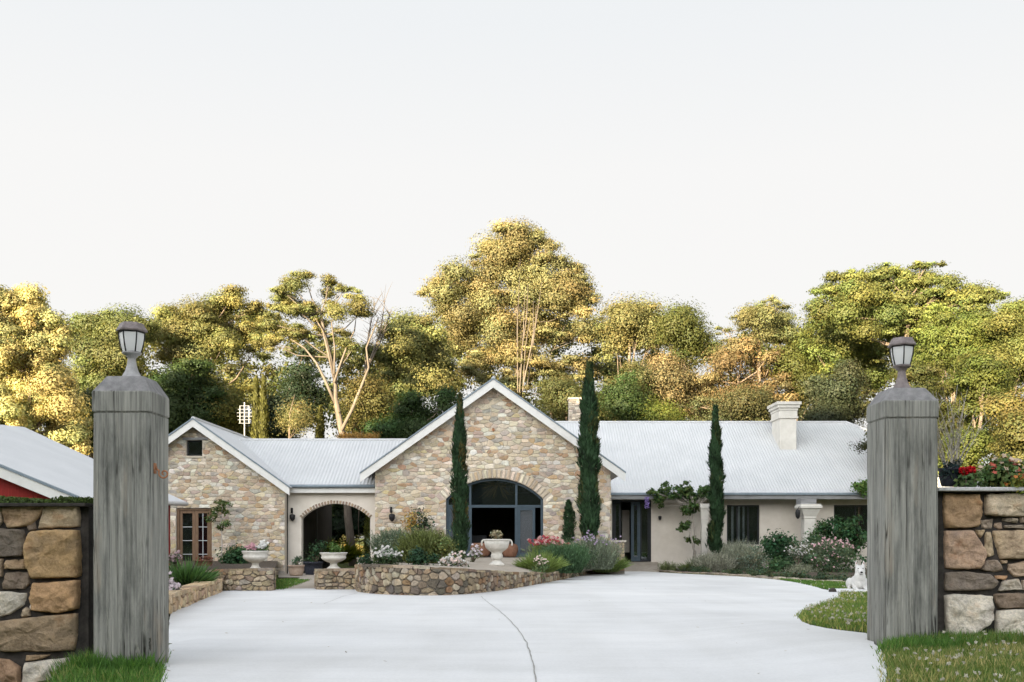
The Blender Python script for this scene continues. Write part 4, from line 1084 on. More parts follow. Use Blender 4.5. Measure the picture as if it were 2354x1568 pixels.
dX0, dX1 = XZ(1407, 0, DR)[0], XZ(1497, 0, DR)[0]; dT = XZ(0, 1149, DR)[1]; dB = XZ(0, 1291, DR)[1]
wA0, wA1 = XZ(1671, 0, DR)[0], XZ(1746, 0, DR)[0]; wAT, wAB = XZ(0, 1161, DR)[1], XZ(0, 1252, DR)[1]
wB0, wB1 = XZ(1917, 0, DR)[0], XZ(2020, 0, DR)[0]; wBT, wBB = XZ(0, 1161, DR)[1], XZ(0, 1235, DR)[1]
zTop = e1[2] - .02
mb = MB()
def wbox(a, b, c, d): mb.box(a, b, DR, DR + .3, c, d)
wbox(xs0 - .5, dX0, -.9, zTop); wbox(dX0, dX1, dT, zTop); wbox(dX1, wA0, -.9, zTop)
wbox(wA0, wA1, wAT, zTop); wbox(wA0, wA1, -.9, wAB); wbox(wA1, wB0, -.9, zTop)
wbox(wB0, wB1, wBT, zTop); wbox(wB0, wB1, -.9, wBB); wbox(wB1, xr1, -.9, zTop)
mb.box(xr1 - .3, xr1, DR + .302, 54.5, -.9, zTop); mb.box(xs0 - .5, xr1 - .302, 54.2, 54.5, -.9, zTop)
mb.build('rendered_wall', M['plaster'], house)
mb = MB(); mb.box(xs0, xr1 + .6, 43.0, 43.16, e1[2] - .28, e1[2] - .02); mb.build('eave_beam', M['beam'], house, False, .01)
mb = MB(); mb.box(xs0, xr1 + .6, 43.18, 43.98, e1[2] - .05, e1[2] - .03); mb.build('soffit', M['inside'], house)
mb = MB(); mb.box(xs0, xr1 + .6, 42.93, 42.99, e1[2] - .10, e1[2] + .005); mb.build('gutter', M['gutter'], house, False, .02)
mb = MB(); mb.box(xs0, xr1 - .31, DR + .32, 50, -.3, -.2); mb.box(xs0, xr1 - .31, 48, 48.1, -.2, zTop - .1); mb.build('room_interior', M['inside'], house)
# glazed entry: fixed dark jamb, open leaf, glass leaf
mb = MB(); mb.box(dX0, dX0 + .08, DR + .05, DR + .2, dB, dT); mb.box(dX1 - .08, dX1, DR + .05, DR + .2, dB, dT); mb.box(dX0 + .08, dX1 - .08, DR + .05, DR + .2, dT - .1, dT)
mb.build('door_frame', M['dark'], house)
x1_, x2_ = XZ(1451, 0, DR)[0], XZ(1472, 0, DR)[0]
glazed_door(dX0 + .085, XZ(1428, 0, DR)[0], dB + .01, dT - .102, DR + .08, M['dark'], .09, 1, 1, 'bifold_door')
glazed_door(x1_, x2_, dB + .01, dT - .102, DR + .06, M['blue'], .13, 1, 1, 'bifold_door')
glazed_door(x2_ + .005, dX1 - .085, dB + .01, dT - .102, DR + .10, M['dark'], .06, 1, 1, 'bifold_door')
mb = MB(); mb.box(XZ(1430, 0, 46)[0], XZ(1447, 0, 46)[0], 46, 46.05, .2, dT - .4); mb.build('curtain', M['plaster'], house)
def window(x0, x1, z0, z1, y, nv, curtain):
    mb = MB(); s_ = .06
    mb.box(x0, x0 + s_, y, y + .08, z0, z1); mb.box(x1 - s_, x1, y, y + .08, z0, z1); mb.box(x0 + s_, x1 - s_, y, y + .08, z1 - s_, z1); mb.box(x0 + s_, x1 - s_, y, y + .08, z0, z0 + s_)
    for k in range(1, nv): x = x0 + (x1 - x0) * k / nv; mb.box(x - .025, x + .025, y + .004, y + .076, z0 + s_, z1 - s_)
    o = mb.build('window', M['dark'], house)
    mb = MB(); mb.box(x0 + s_, x1 - s_, y + .035, y + .045, z0 + s_, z1 - s_); mb.build('pane', M['glass'], o)
    if curtain:
        mb = MB()
        for (a, b) in curtain:
            m_ = 7
            for k in range(m_): x = x0 + (x1 - x0) * (a + (b - a) * k / m_); mb.tube([(x, y + .13, z0 + .05), (x, y + .13, z1 - .05)], (x1 - x0) * (b - a) / m_ * .62, 6)
        mb.build('curtain', M['curtain'], o, True)
    return o
window(wA0, wA1, wAB, wAT, DR + .1, 3, [(.17, .24), (.36, .44), (.52, .58)]); window(wB0, wB1, wBB, wBT, DR + .1, 2, None)
# white chimney
cx0, cx1 = XZ(1793, 0, 46.6)[0], XZ(1831, 0, 46.6)[0]; cz = lambda y: XZ(0, y, 46.6)[1]
mb = MB(); mb.box(cx0, cx1, 46.6, 48.05, cz(1060), cz(962)); ch = mb.build('chimney', M['plaster_white'], house, False, .015)
mb = MB()
mb.box(cx0 - .07, cx1 + .07, 46.53, 48.12, cz(962) + .002, cz(957)); mb.box(cx0 - .035, cx1 + .035, 46.565, 48.085, cz(957) + .002, cz(944))
mb.box(cx0 - .06, cx1 + .06, 46.54, 48.11, cz(944) + .002, cz(938)); mb.box(cx0 - .13, cx1 + .13, 46.47, 48.18, cz(938) + .002, cz(931)); mb.box(cx0 - .19, cx1 + .19, 46.41, 48.24, cz(931) + .002, cz(924))
mb.build('chimney_cap', M['plaster_white'], ch, False, .015)
# stone chimney behind the ridge
sx0, sx1 = XZ(1308, 0, 50.5)[0], XZ(1337, 0, 50.5)[0]; sz = lambda y: XZ(0, y, 50.5)[1]
mb = MB(); rubble(mb, sx0, sx1, sz(985), sz(918), .34, .2, lambda u, v, n: (u, 50.5 - n, v), .04, [((.48, .42, .36), 2), ((.58, .53, .47), 2), ((.36, .31, .27), 1)])
mb.box(sx0, sx1, 50.5, 51.2, sz(990), sz(918), 1); mb.box(sx0 - .05, sx1 + .05, 50.44, 51.25, sz(918) + .002, sz(914), 0, (.5, .45, .4)); mb.build('chimney', [M['stone'], M['mortar']], house)
# tv antenna on the left gable
mb = MB(); a_ = at(562, 1010, 45.5)
mb.tube([a_ - np.array((0, 0, .6)), at(562, 925, 45.5)], .02, 6)
for y, w_ in ((933, .22), (941, .3), (949, .34), (957, .34), (965, .3), (973, .26)):
    p = at(562, y, 45.5); mb.tube([p - np.array((w_, 0, 0)), p + np.array((w_, 0, 0))], .006, 5)
mb.tube([at(562, 933, 45.5) + np.array((.2, .02, 0)), at(562, 973, 45.5) + np.array((.2, .02, 0))], .011, 5); mb.tube([at(562, 933, 45.5) - np.array((.2, .02, 0)), at(562, 973, 45.5) - np.array((.2, .02, 0))], .011, 5)
mb.build('antenna', M['galv'], house)

# ================================================================== red barn at left
barn = thing('barn', 'low barn with a broad white roof and dark red walls behind the left stone wall', 'barn', (-12, 24, -.25))
N0, N1, F1, F0 = at(-300, 946, 20), at(182, 1143, 20), at(428, 1154, 28.5), at(56, 982, 28.5)
mb = MB(); vs = []; n = 400
Lr = np.linalg.norm(F1 - N1)
for i in range(n + 1):
    t = i / n
    for s_ in (0, .5, 1): vs.append((N0 * (1 - t) + F0 * t) * (1 - s_) + (N1 * (1 - t) + F1 * t) * s_ + np.array((0, 0, .009 * math.sin(2 * math.pi * t * Lr / .13))))
mb.add(vs, [(3 * i + j, 3 * i + j + 1, 3 * i + j + 4, 3 * i + j + 3) for i in range(n) for j in (0, 1)])
mir = lambda p, q: np.array((2 * q[0] - p[0], p[1], p[2]))
mb.add([N0, mir(N1, N0), mir(F1, F0), F0], [(0, 1, 2, 3)])
mb.build('roof', M['roof'], barn)
def board(a, b, h, y0, y1, dz):
    m_ = MB(); P = [(a[0], a[2] + dz), (a[0], a[2] + dz - h), (b[0], b[2] + dz - h), (b[0], b[2] + dz)]; m_.prism(P, y0, y1); return m_
bb = board(N0, N1, .21, 19.96, 20.0, -.04).build('bargeboard', M['trim'], barn)
board(N0, N1, .05, 19.93, 20.02, .02).build('verge_flashing', M['gutter'], bb)
NW = N1 - np.array((.3, 0, 0)); mb = MB()
mb.prism([(N0[0] - 4, -.4), (NW[0], -.4), (NW[0], NW[2] - .05), (N0[0], N0[2] - .12), (N0[0] - 4, N0[2] - 1.7)], 20.35, 20.5)
FW = F1 - np.array((.35, .3, .05)); a = np.array((NW[0], 20.5, 0)); b = FW
mb.add([(a[0], a[1], -.4), (b[0], b[1], -.5), (b[0], b[1], FW[2]), (a[0], a[1], NW[2] - .06), (a[0] - .1, a[1], -.4), (b[0] - .1, b[1], -.5), (b[0] - .1, b[1], FW[2]), (a[0] - .1, a[1], NW[2] - .06)], [(0, 1, 2, 3), (7, 6, 5, 4), (1, 5, 6, 2), (3, 2, 6, 7)])
mb.build('wall', M['red'], barn)
mb = MB(); mb.tube([N1 + np.array((.02, 0, -.06)), F1 + np.array((.02, 0, -.06))], .055, 8); mb.build('gutter', M['galv'], barn, True)
# ================================================================== garden walls and terrace
def path_wall(name, label, pts, tops, mw, mh, pal, depth=.38, group=None, closed_ends=True):
    """stone retaining wall along photo points of its foot; tops = photo y of its top edge above each point"""
    G = [gat(x, y) for x, y in pts]; T = [CZ - (ty - HY) / F * g_[1] for g_, ty in zip(G, tops)]
    P = []; Z = []
    for i in range(len(G) - 1):
        p0, p1, p2, p3 = G[max(i - 1, 0)], G[i], G[i + 1], G[min(i + 2, len(G) - 1)]
        for s_ in range(10):
            t = s_ / 10; q = .5 * (2 * p1 + (p2 - p0) * t + (2 * p0 - 5 * p1 + 4 * p2 - p3) * t * t + (3 * p1 - p0 - 3 * p2 + p3) * t ** 3)
            P.append(q); Z.append(T[i] * (1 - t) + T[i + 1] * t)
    P.append(G[-1]); Z.append(T[-1]); P = np.array(P); Z = np.array(Z)
    s_ = np.r_[0, np.cumsum(np.linalg.norm(np.diff(P[:, :2], axis=0), axis=1))]
    tan = np.gradient(P[:, :2], axis=0); tan /= np.linalg.norm(tan, axis=1)[:, None]; nrm = np.c_[tan[:, 1], -tan[:, 0]]
    def ev(u): return np.array([np.interp(u, s_, P[:, 0]), np.interp(u, s_, P[:, 1])]), np.array([np.interp(u, s_, nrm[:, 0]), np.interp(u, s_, nrm[:, 1])]), np.interp(u, s_, Z)
    def fmap(u, v, n): p, k, _ = ev(u); return (p[0] + k[0] * n, p[1] + k[1] * n, v)
    def hole(u, v):
        z = ev(u)[2]
        return (u, z, True) if v > z else (u, v, False)
    c = P[len(P) // 2]; root = thing(name, label, 'garden wall', (c[0], c[1], gz(c[0], c[1])), group)
    zmin = min(gz(p[0], p[1]) for p in P) - .05; mb = MB()
    vrubble(mb, 0, s_[-1], zmin, Z.max(), mw * .50, mh * .48, fmap, .05, pal, None, hole, .02, 0, .32)
    vs = []; n = len(P)
    for p, k, z in zip(P, nrm, Z):
        vs += [(p[0], p[1], zmin - .15), (p[0], p[1], z - .012), (p[0] - k[0] * depth, p[1] - k[1] * depth, z - .012), (p[0] - k[0] * depth, p[1] - k[1] * depth, zmin - .15)]
    fs = [(4 * i + a, 4 * i + 4 + a, 4 * i + 4 + (a + 1) % 4, 4 * i + (a + 1) % 4) for i in range(n - 1) for a in range(4)] + [(0, 1, 2, 3), (4 * n - 1, 4 * n - 2, 4 * n - 3, 4 * n - 4)]
    mb.add(vs, fs, 1)
    # flat cap stones
    u = 0
    while u < s_[-1] - .1:
        l = min(R.uniform(.3, .6), s_[-1] - u); a0, k0, z0 = ev(u + .01); a1, k1, z1 = ev(u + l - .01); h = R.uniform(.03, .055)
        q = [(*(a0 + k0 * .05), z0), (*(a1 + k1 * .05), z1), (*(a1 - k1 * depth * .95), z1), (*(a0 - k0 * depth * .95), z0)]
        mb.add([(x, y, z - .01) for x, y, z in q] + [(x + R.uniform(-.01, .01), y, z + h) for x, y, z in q], [(0, 1, 5, 4), (1, 2, 6, 5), (2, 3, 7, 6), (3, 0, 4, 7), (4, 5, 6, 7)], 0, pick(pal)); u += l
    mb.build('stonework', [M['stone_big'], M['dark_mortar']], root)
    return P, Z
PAL_LOW = [((.31, .26, .19), 4), ((.36, .31, .235), 4), ((.22, .18, .14), 3), ((.42, .37, .30), 3), ((.34, .22, .15), 1), ((.30, .27, .24), 2)]
cpts = [(822, 1344), (822, 1358), (850, 1365), (920, 1369), (1000, 1370), (1070, 1367), (1135, 1360), (1200, 1350), (1280, 1335), (1362, 1318)]
ctop = [1303, 1302, 1302, 1304, 1308, 1312, 1316, 1320, 1317, 1313]
CP, CZt = path_wall('retaining_wall', 'long curved rubble wall holding up the flower terrace before the door', cpts, ctop, .34, .26, PAL_WALL)
path_wall('retaining_wall', 'square stone pier wall carrying the white urn right of the breezeway path', [(731, 1343), (731, 1355.5), (775, 1356), (832, 1356)], [1313, 1312, 1312, 1312], .34, .2, PAL_LOW)
path_wall('retaining_wall', 'stone wall end carrying the pink flower urn left of the breezeway path', [(472, 1354), (510, 1356), (545, 1359), (590, 1359), (626, 1358), (627, 1346)], [1316, 1314, 1312, 1311, 1311, 1311], .36, .22, PAL_LOW)
path_wall('retaining_wall', 'low sandstone kerb wall slanting beside the driveway behind the left gate post', [(300, 1448), (345, 1430), (388, 1411), (430, 1393), (470, 1376), (508, 1361)], [1392, 1382, 1373, 1360, 1347, 1335], .5, .3, [((.46, .36, .25), 3), ((.42, .33, .25), 3), ((.52, .43, .32), 2), ((.36, .27, .2), 1)], .3)
# terrace surface behind the curved wall
n = len(CP); vs = []; m_ = 14
bx = [XZ(820 + (1440 - 820) * i / (n - 1), 0, 36.45)[0] for i in range(n)]
for i in range(n):
    zb_ = .19 - .40 * max(0, (i / (n - 1) - .62) / .38)
    for j in range(m_ + 1):
        t = j / m_; p = CP[i]; X = p[0] * (1 - t) + bx[i] * t; Y = p[1] + .1 + (36.45 - p[1] - .1) * t
        vs.append((X, Y, (CZt[i] - .02) * (1 - t) + zb_ * t))
mb = MB(); mb.add(vs, [(i * (m_ + 1) + j, (i + 1) * (m_ + 1) + j, (i + 1) * (m_ + 1) + j + 1, i * (m_ + 1) + j + 1) for i in range(n - 1) for j in range(m_)])
mark(mb.build('terrace', M['paving'], None, True), kind='structure')
TV = np.array(vs)
def tz(X, Y): return TV[np.argmin((TV[:, 0] - X) ** 2 + (TV[:, 1] - Y) ** 2), 2]
def td(x, y):
    """distance at which the view ray of a photo pixel meets the terrace"""
    best = None
    for d in np.arange(19, 36.4, .15):
        p = at(x, y, d); e = abs(p[2] - tz(p[0], p[1]))
        if best is None or e < best[0]: best = (e, d)
    return best[1]
# beds
def bed(pts, z):
    mb = MB(); P = [gat(*p) if len(p) == 2 else at(*p) for p in pts]; mb.add([(p[0], p[1], z if z is not None else gz(p[0], p[1]) + .02) for p in P], [tuple(range(len(P)))]); mark(mb.build('garden_bed', M['soil']), kind='structure')
bed([(300, 1440), (508, 1356), (626, 1352), (640, 1318), (250, 1318)], .05)
bed([(1512, 1313.5), (1600, 1318), (1700, 1324), (1800, 1331), (1900, 1337), (2150, 1347), (2150, 1300, 43.9), (1512, 1300, 43.9)], None)
# edging stones along the right bed
P = [gat(x, y) for x, y in [(1505, 1313.8), (1560, 1316), (1640, 1320), (1720, 1326), (1800, 1331.5), (1880, 1337), (1960, 1341), (2060, 1347)]]
root = thing('bed_edging', 'row of low flat edging stones along the right flower bed', 'edging', P[3])
mb = MB()
for a, b in zip(P[:-1], P[1:]):
    L_ = np.linalg.norm(b - a); m_ = max(1, int(L_ / .42))
    for k in range(m_):
        p = a + (b - a) * (k + .5) / m_; w_ = L_ / m_ * .45; h = R.uniform(.02, .075); r_ = R.uniform(-.15, .15); dx, dy = (b - a)[:2] / L_
        pl = [(-w_, -.12), (w_, -.12 + r_ * .2), (w_ * .95, .12), (-w_ * .9, .13)]
        mb.slab([(p[0] + u * dx - v * dy, p[1] + u * dy + v * dx) for u, v in pl], p[2] - .05, p[2] + h, 0, pick([((.30, .27, .23), 2), ((.22, .2, .17), 2), ((.38, .35, .3), 1)]))
mb.build('stones', M['stone_big'], root, False, .02)
def block(label, x0, x1, y0, y1, d, dep, name='stone_block'):
    a, b = at(x0, y0, d), at(x1, y1, d); mb = MB()
    vs = []; fs = []; nx, nz = 6, 3
    mb.box(a[0], b[0], d, d + dep, b[2] - .06, a[2], 0, (.48, .45, .40)); o = mb.build(name, M['stone_big'], None, False, .03)
    mark(o, label, 'stone'); return o
block('pale flat stone slab at the right tip of the curved wall', 1320, 1361, 1309, 1318, 36.6, .6)
path = thing('stone_pier', 'short stacked stone pier with a flat cap beside the glazed side door', 'stone pier', at(1414, 1292, 36.2))
mb = MB(); a, b = at(1400, 1246, 36.0), at(1436, 1300, 36.0)
rubble(mb, a[0], b[0], b[2] - .2, a[2], .36, .16, lambda u, v, n: (u, 36.0 - n, v), .04, PAL_LOW); mb.box(a[0], b[0], 36.0, 36.5, b[2] - .3, a[2] - .01, 1)
mb.box(a[0] - .05, b[0] + .05, 35.93, 36.5, a[2], a[2] + .06, 0, (.5, .46, .4)); mb.build('stonework', [M['stone'], M['dark_mortar']], path)
# small rock at the drive tip
mb = MB(); p = gat(1914, 1362); mb.lathe([(.06, -.03), (.085, .02), (.07, .07), (.03, .095)], p, 9); mark(mb.build('rock', M['joint'], None, True), 'small dark rock at the tip of the concrete near the dog', 'rock')

# ================================================================== urns and pots
def urn(label, x, ytop, ybase, wpx, d, prof, flute=.0, handles=False, sq=True, name='garden_urn', group='white stone urns'):
    b = at(x, ybase, d); h = (ybase - ytop) / F * d; r = wpx / 2 / F * d
    root = thing(name, label, 'urn', b, group)
    mb = MB()
    foot = [(q * r, t * h) for q, t in prof if t <= .42]; bowl = [(q * r, t * h) for q, t in prof if t >= .42]
    if sq: mb.box(b[0] - r * .52, b[0] + r * .52, b[1] - r * .52, b[1] + r * .52, b[2], b[2] + .07 * h)
    mb.lathe(foot, b, 28); mb.build('foot', M['cast'], root, False, .004)
    mb = MB(); mb.lathe(bowl, b, 40, flute=flute); rim = bowl[-1]
    mb.lathe([(rim[0] * .97, rim[1] - .012 * h), (rim[0] * 1.03, rim[1] - .006 * h), (rim[0] * 1.03, rim[1] + .045 * h), (rim[0] * .9, rim[1] + .05 * h), (rim[0] * .85, rim[1] - .0 * h)], b, 40)
    bo = mb.build('bowl', M['cast'], root, True)
    if handles:
        for sg in (-1, 1):
            mb = MB(); pts = []
            for k in range(9):
                t = -.6 + 2.6 * k / 8; pts.append(b + np.array((sg * (r * .99 + .17 * r * math.cos(t)), 0, h * .84 + .13 * h * math.sin(t) - .02)))
            mb.tube(pts, .035 * h, 8); mb.build('handle', M['cast'], bo, True)
    mb = MB(); mb.lathe([(rim[0] * .86, rim[1] - .02 * h), (rim[0] * .5, rim[1] + .01 * h)], b, 20); mb.build('soil', M['soil'], root, True)
    return root, b, h, r
prof = [(.50, .07), (.52, .09), (.44, .14), (.30, .22), (.24, .32), (.27, .38), (.32, .42), (.36, .43), (.62, .50), (.84, .60), (.93, .70), (.90, .76), (.86, .80), (.97, .90), (1.0, .95)]
urn('white fluted urn of pink and white flowers left of the path', 587, 1266, 1313, 60, 22.1, prof, .025)
urn('white wide rimmed urn right of the path by the breezeway', 767, 1270, 1310, 62, 22.9, prof, .0)
fprof = [(.60, .02), (.58, .06), (.42, .12), (.30, .18), (.28, .22), (.42, .25), (.46, .30), (.46, .38), (.42, .42), (.40, .43), (.44, .50), (.66, .57), (.86, .66), (.93, .78), (1.0, .93)]
ud = td(1142, 1299)
urn('large white two handled urn standing before the arched door', 1142, 1238, 1300, 60, ud, fprof, .0, True, True)
bush('dry_plant', 'dry brown tuft of plants in the two handled urn', 'plant', 1128, 1157, 1212, 1240, ud, (.30, .24, .16), 'leafy', 700, .045, pads=10)
bush('potted_flowers', 'pink flowers spilling over the fluted urn', 'flowers', 560, 594, 1252, 1270, 22.1, (.10, .10, .05), 'leafy', 420, .035, [((.55, .30, .33), 70)], fsize=.04)
bush('potted_flowers', 'white flowers with dark green leaves in the fluted urn', 'flowers', 591, 614, 1243, 1270, 22.1, (.06, .10, .035), 'leafy', 420, .04, [((.75, .74, .70), 45)], fsize=.05)
bush('potted_plant', 'small green plant in the wide rimmed urn', 'plant', 750, 790, 1252, 1274, 22.9, (.07, .12, .03), 'leafy', 420, .045)
def pot(name, label, x, ytop, ybase, wpx, d, mat, rim=True, taper=.78, bulge=0, group=None):
    b = at(x, ybase, d); h = (ybase - ytop) / F * d; r = wpx / 2 / F * d
    root = thing(name, label, 'plant pot', b, group)
    mb = MB(); pr = [(r * taper, 0), (r * (taper + .06 + bulge), .12 * h), (r * (1 + bulge * .8), .55 * h), (r * (.98 + bulge * .2), .85 * h)]
    pr += [(r * 1.07, .86 * h), (r * 1.07, h), (r * .9, h), (r * .88, .9 * h), (.02, .9 * h)] if rim else [(r * .8, .97 * h), (r * .55, h), (r * .5, .93 * h), (.02, .93 * h)]
    mb.lathe(pr, b, 28); mb.build('body', M[mat], root, True); return root
pot('plant_pot', 'sandy pink clay pot at the left foot of the breezeway arch', 681, 1299, 1323, 36, 33.8, 'pot_stone')
bush('potted_plant', 'small dark succulent in the sandy clay pot', 'plant', 670, 696, 1276, 1302, 33.8, (.05, .08, .045), 'leafy', 260, .06)
pot('plant_pot', 'dark wide pot inside the breezeway arch', 720, 1291, 1324, 42, 35.5, 'black_pot')
bush('potted_shrub', 'dark leafy shrub in the wide black pot', 'plant', 700, 752, 1240, 1296, 35.5, (.025, .05, .02), 'leafy', 700, .07)
pot('round_pot', 'round rust brown pot left of the two handled urn', 1105, 1248, 1279, 44, 35.3, 'terracotta', False, .7, .12, 'round brown pots by the arched door')
pot('round_pot', 'round rust brown pot right of the two handled urn', 1172, 1250, 1280, 36, 35.4, 'terracotta', False, .7, .12, 'round brown pots by the arched door')
pot('plant_pot', 'low terracotta bowl by the french door', 468, 1288, 1306, 40, 31.0, 'terracotta')
bush('potted_flowers', 'red leaved plant in the terracotta bowl', 'plant', 446, 492, 1276, 1294, 31.0, (.22, .09, .06), 'leafy', 350, .06)

# ================================================================== right verandah columns
def column(label, x, ytop, ybase, wpx, d, capw, caph):
    b = at(x, ybase, d); t = at(x, ytop, d); r = wpx / 2 / F * d; c = capw / 2 / F * d; hc = caph / F * d
    root = thing('garden_column', label, 'column', b, 'white columns before the rendered wing')
    mb = MB(); mb.box(b[0] - r, b[0] + r, b[1] - r, b[1] + r, b[2] - .4, t[2] - hc); mb.box(b[0] - r * 1.25, b[0] + r * 1.25, b[1] - r * 1.25, b[1] + r * 1.25, b[2] - .4, b[2] + .15)
    mb.build('shaft', M['plaster_white'], root, False, .012)
    mb = MB(); lv = [(r * 1.02, t[2] - hc + .002), (r * 1.12, t[2] - hc + .05), (r * 1.05, t[2] - hc + .09), (c * .82, t[2] - hc * .42), (c * .86, t[2] - hc * .35), (c, t[2] - hc * .28), (c, t[2] - hc * .14), (c * .92, t[2] - hc * .1), (c * .92, t[2])]
    vs = []
    for w_, z in lv: vs += [(b[0] - w_, b[1] - w_, z), (b[0] + w_, b[1] - w_, z), (b[0] + w_, b[1] + w_, z), (b[0] - w_, b[1] + w_, z)]
    k = len(lv); mb.add(vs, [(q * 4 + i, q * 4 + (i + 1) % 4, q * 4 + 4 + (i + 1) % 4, q * 4 + 4 + i) for q in range(k - 1) for i in range(4)] + [(0, 3, 2, 1), tuple(range(4 * k - 4, 4 * k))])
    mb.build('capital', M['plaster_white'], root, False, .006); return root
column('slim white column half hidden by the right cypress', 1619, 1158, 1290, 15, 42.4, 22, 38)
c2 = column('stout white column with a flared capital and black lamp', 1858, 1159, 1300, 26, 42.4, 50, 34)
mb = MB(); c = at(1834, 1182, 42.1); mb.lathe([(.02, .2), (.09, .17), (.11, .05), (.09, -.12), (.03, -.2)], c, 10); mb.tube([c + np.array((0, 0, .2)), c + np.array((.05, 0, .32)), c + np.array((.3, .05, .3))], .016, 6); mb.build('lamp', M['iron'], c2, True)
mb = MB()
a, b = at(1840, 1146.5, 42.3), at(1876, 1158.5, 42.3); mb.box(a[0], b[0], 42.25, 42.95, b[2], a[2]); mb.build('bracket', M['beam'], c2)
# ================================================================== cypresses
CY = (.036, .074, .034)
d1 = td(1057, 1289)
cypress('cypress_tree', 'slim dark cypress rising from the flower terrace left of the arched door', 1057, 908, 1290, 32, d1, CY, 8000, .13, 'dark cypresses before the house', .16, (.10, .085, .03))
cypress('cypress_tree', 'tallest dark cypress at the right of the arched door', 1354, 836, 1246, 41, 34.6, CY, 10500, .19, 'dark cypresses before the house', .15, (.07, .085, .03))
cypress('cypress_tree', 'dark cypress beside the slim white column of the rendered wing', 1646, 935, 1275, 31, 41.2, CY, 7500, .2, 'dark cypresses before the house', .18, (.06, .08, .03), shape=.9)
cypress('young_cypress', 'short dark conifer against the stone right of the arched door', 1308, 1150, 1246, 26, 35.6, CY, 2500, .1, None, .12)
GC = (.085, .085, .022)
cypress('cypress_tree', 'thick golden lit cypress pair behind the ridge beside the antenna', 597, 862, 1100, 34, 52, GC, 7000, .2, 'golden cypresses behind the house', .08, None, True)
cypress('cypress_tree', 'short golden cypress tip behind the middle of the breezeway roof', 736, 934, 1100, 20, 52, GC, 3500, .18, 'golden cypresses behind the house', .08)
cypress('cypress_tree', 'small golden cypress tip above the right roof beside the white chimney', 1873, 945, 1080, 22, 58, GC, 2500, .2, 'golden cypresses behind the house', .08)
cypress('cypress_tree', 'golden twin cypress among the trees right of the right lantern', 2212, 818, 1150, 34, 44, (.09, .085, .025), 6000, .17, 'golden cypresses behind the house', .1, None, True)
cypress('cypress_tree', 'narrow golden cypress seen through the breezeway arch', 850, 1150, 1300, 22, 52, (.09, .10, .02), 3500, .18, 'golden cypresses behind the house', .08)

# ================================================================== garden plants
GG = (.075, .10, .065); DG_ = (.022, .048, .022); MG = (.05, .085, .03); YG = (.11, .13, .03); GREY = (.19, .20, .155)
WHT = (.62, .60, .56); PNK = (.62, .38, .40); PINKW = (.74, .58, .52)
gt = 'plants on the flower terrace'; gr = 'plants in the right flower bed'; gl = 'plants left of the breezeway'
bush('rosemary_bush', 'wispy grey green bush at the left end of the terrace', 'bush', 862, 945, 1212, 1290, 26.5, GG, 'spiky', 2600, .022, group=gt)
bush('garden_bush', 'olive yellow green bush in the middle of the left terrace bed', 'bush', 925, 1032, 1214, 1300, 25.2, (.085, .10, .032), 'spiky', 3600, .03, group=gt)
bush('garden_bush', 'low dark green mound above the curved wall', 'bush', 930, 1015, 1268, 1308, 23.0, DG_, 'leafy', 1500, .07, group=gt)
bush('daisy_bush', 'white daisies over dark leaves at the left end of the curved wall', 'flowers', 840, 932, 1246, 1302, 23.0, (.04, .07, .03), 'leafy', 1600, .06, [(WHT, 150)], group=gt, fsize=.042)
bush('flower_clump', 'pale pink and white flowers beside the terrace cypress', 'flowers', 1000, 1094, 1272, 1312, 22.8, (.07, .085, .035), 'leafy', 1200, .05, [(WHT, 110), (PINKW, 110)], group=gt, fsize=.042, fzone=(.2, 1))
bush('flower_clump', 'small pale lilac flowers left of the two handled urn', 'flowers', 1066, 1108, 1258, 1290, 28, (.09, .10, .05), 'leafy', 420, .05, [((.62, .55, .58), 60)], group=gt)
bush('dark_shrub', 'tiny dark green shrub on the left pier beside the daisies', 'bush', 820, 866, 1274, 1304, 23.6, DG_, 'leafy', 700, .05, group=gt)
bush('garden_bush', 'loose grey leaved bush behind the white daisies', 'bush', 858, 950, 1222, 1300, 25.8, (.095, .115, .075), 'leafy', 2600, .05, group=gt, pads=26)
bush('garden_bush', 'feathery yellow green sprig bush above the pale flowers', 'bush', 985, 1045, 1224, 1300, 24.8, (.11, .12, .04), 'leafy', 1500, .05, group=gt, pads=18)
bush('garden_bush', 'leafy green bush behind the red flower heads', 'bush', 1285, 1370, 1236, 1312, 31.5, (.055, .085, .045), 'leafy', 2600, .06, group=gt, pads=26)
bush('flower_clump', 'pale pink flowers spilling over the right end of the curved wall', 'flowers', 1215, 1262, 1262, 1318, 26.2, (.09, .12, .05), 'leafy', 900, .045, [(PINKW, 40)], group=gt, fsize=.035)
bush('kangaroo_paw', 'red flower heads on stalks behind the right terrace bushes', 'flowers', 1218, 1300, 1236, 1300, 30.5, (.10, .13, .04), 'spiky', 900, .03, [((.36, .05, .06), 60), ((.55, .32, .30), 40)], group=gt, fsize=.07, fzone=(.7, 1.2))
bush('grassy_clump', 'bright green grassy clump right of the two handled urn', 'plant', 1200, 1285, 1258, 1312, 27.0, (.12, .16, .045), 'strap', 1500, .03, group=gt)
bush('rosemary_bush', 'deep green bush over the low right end of the curved wall', 'bush', 1236, 1350, 1246, 1316, 29.5, (.045, .085, .04), 'spiky', 3200, .03, group=gt)
bush('lavender_bush', 'silvery lavender spikes below the tallest cypress', 'bush', 1320, 1418, 1228, 1308, 33.6, (.12, .14, .10), 'spiky', 2400, .024, [((.36, .28, .38), 60)], group=gt, fsize=.05, fzone=(.7, 1.1))
bush('grassy_clump', 'rounded green clump at the right tip of the terrace', 'plant', 1352, 1432, 1262, 1312, 35.6, (.10, .14, .04), 'strap', 1300, .035, group=gt)
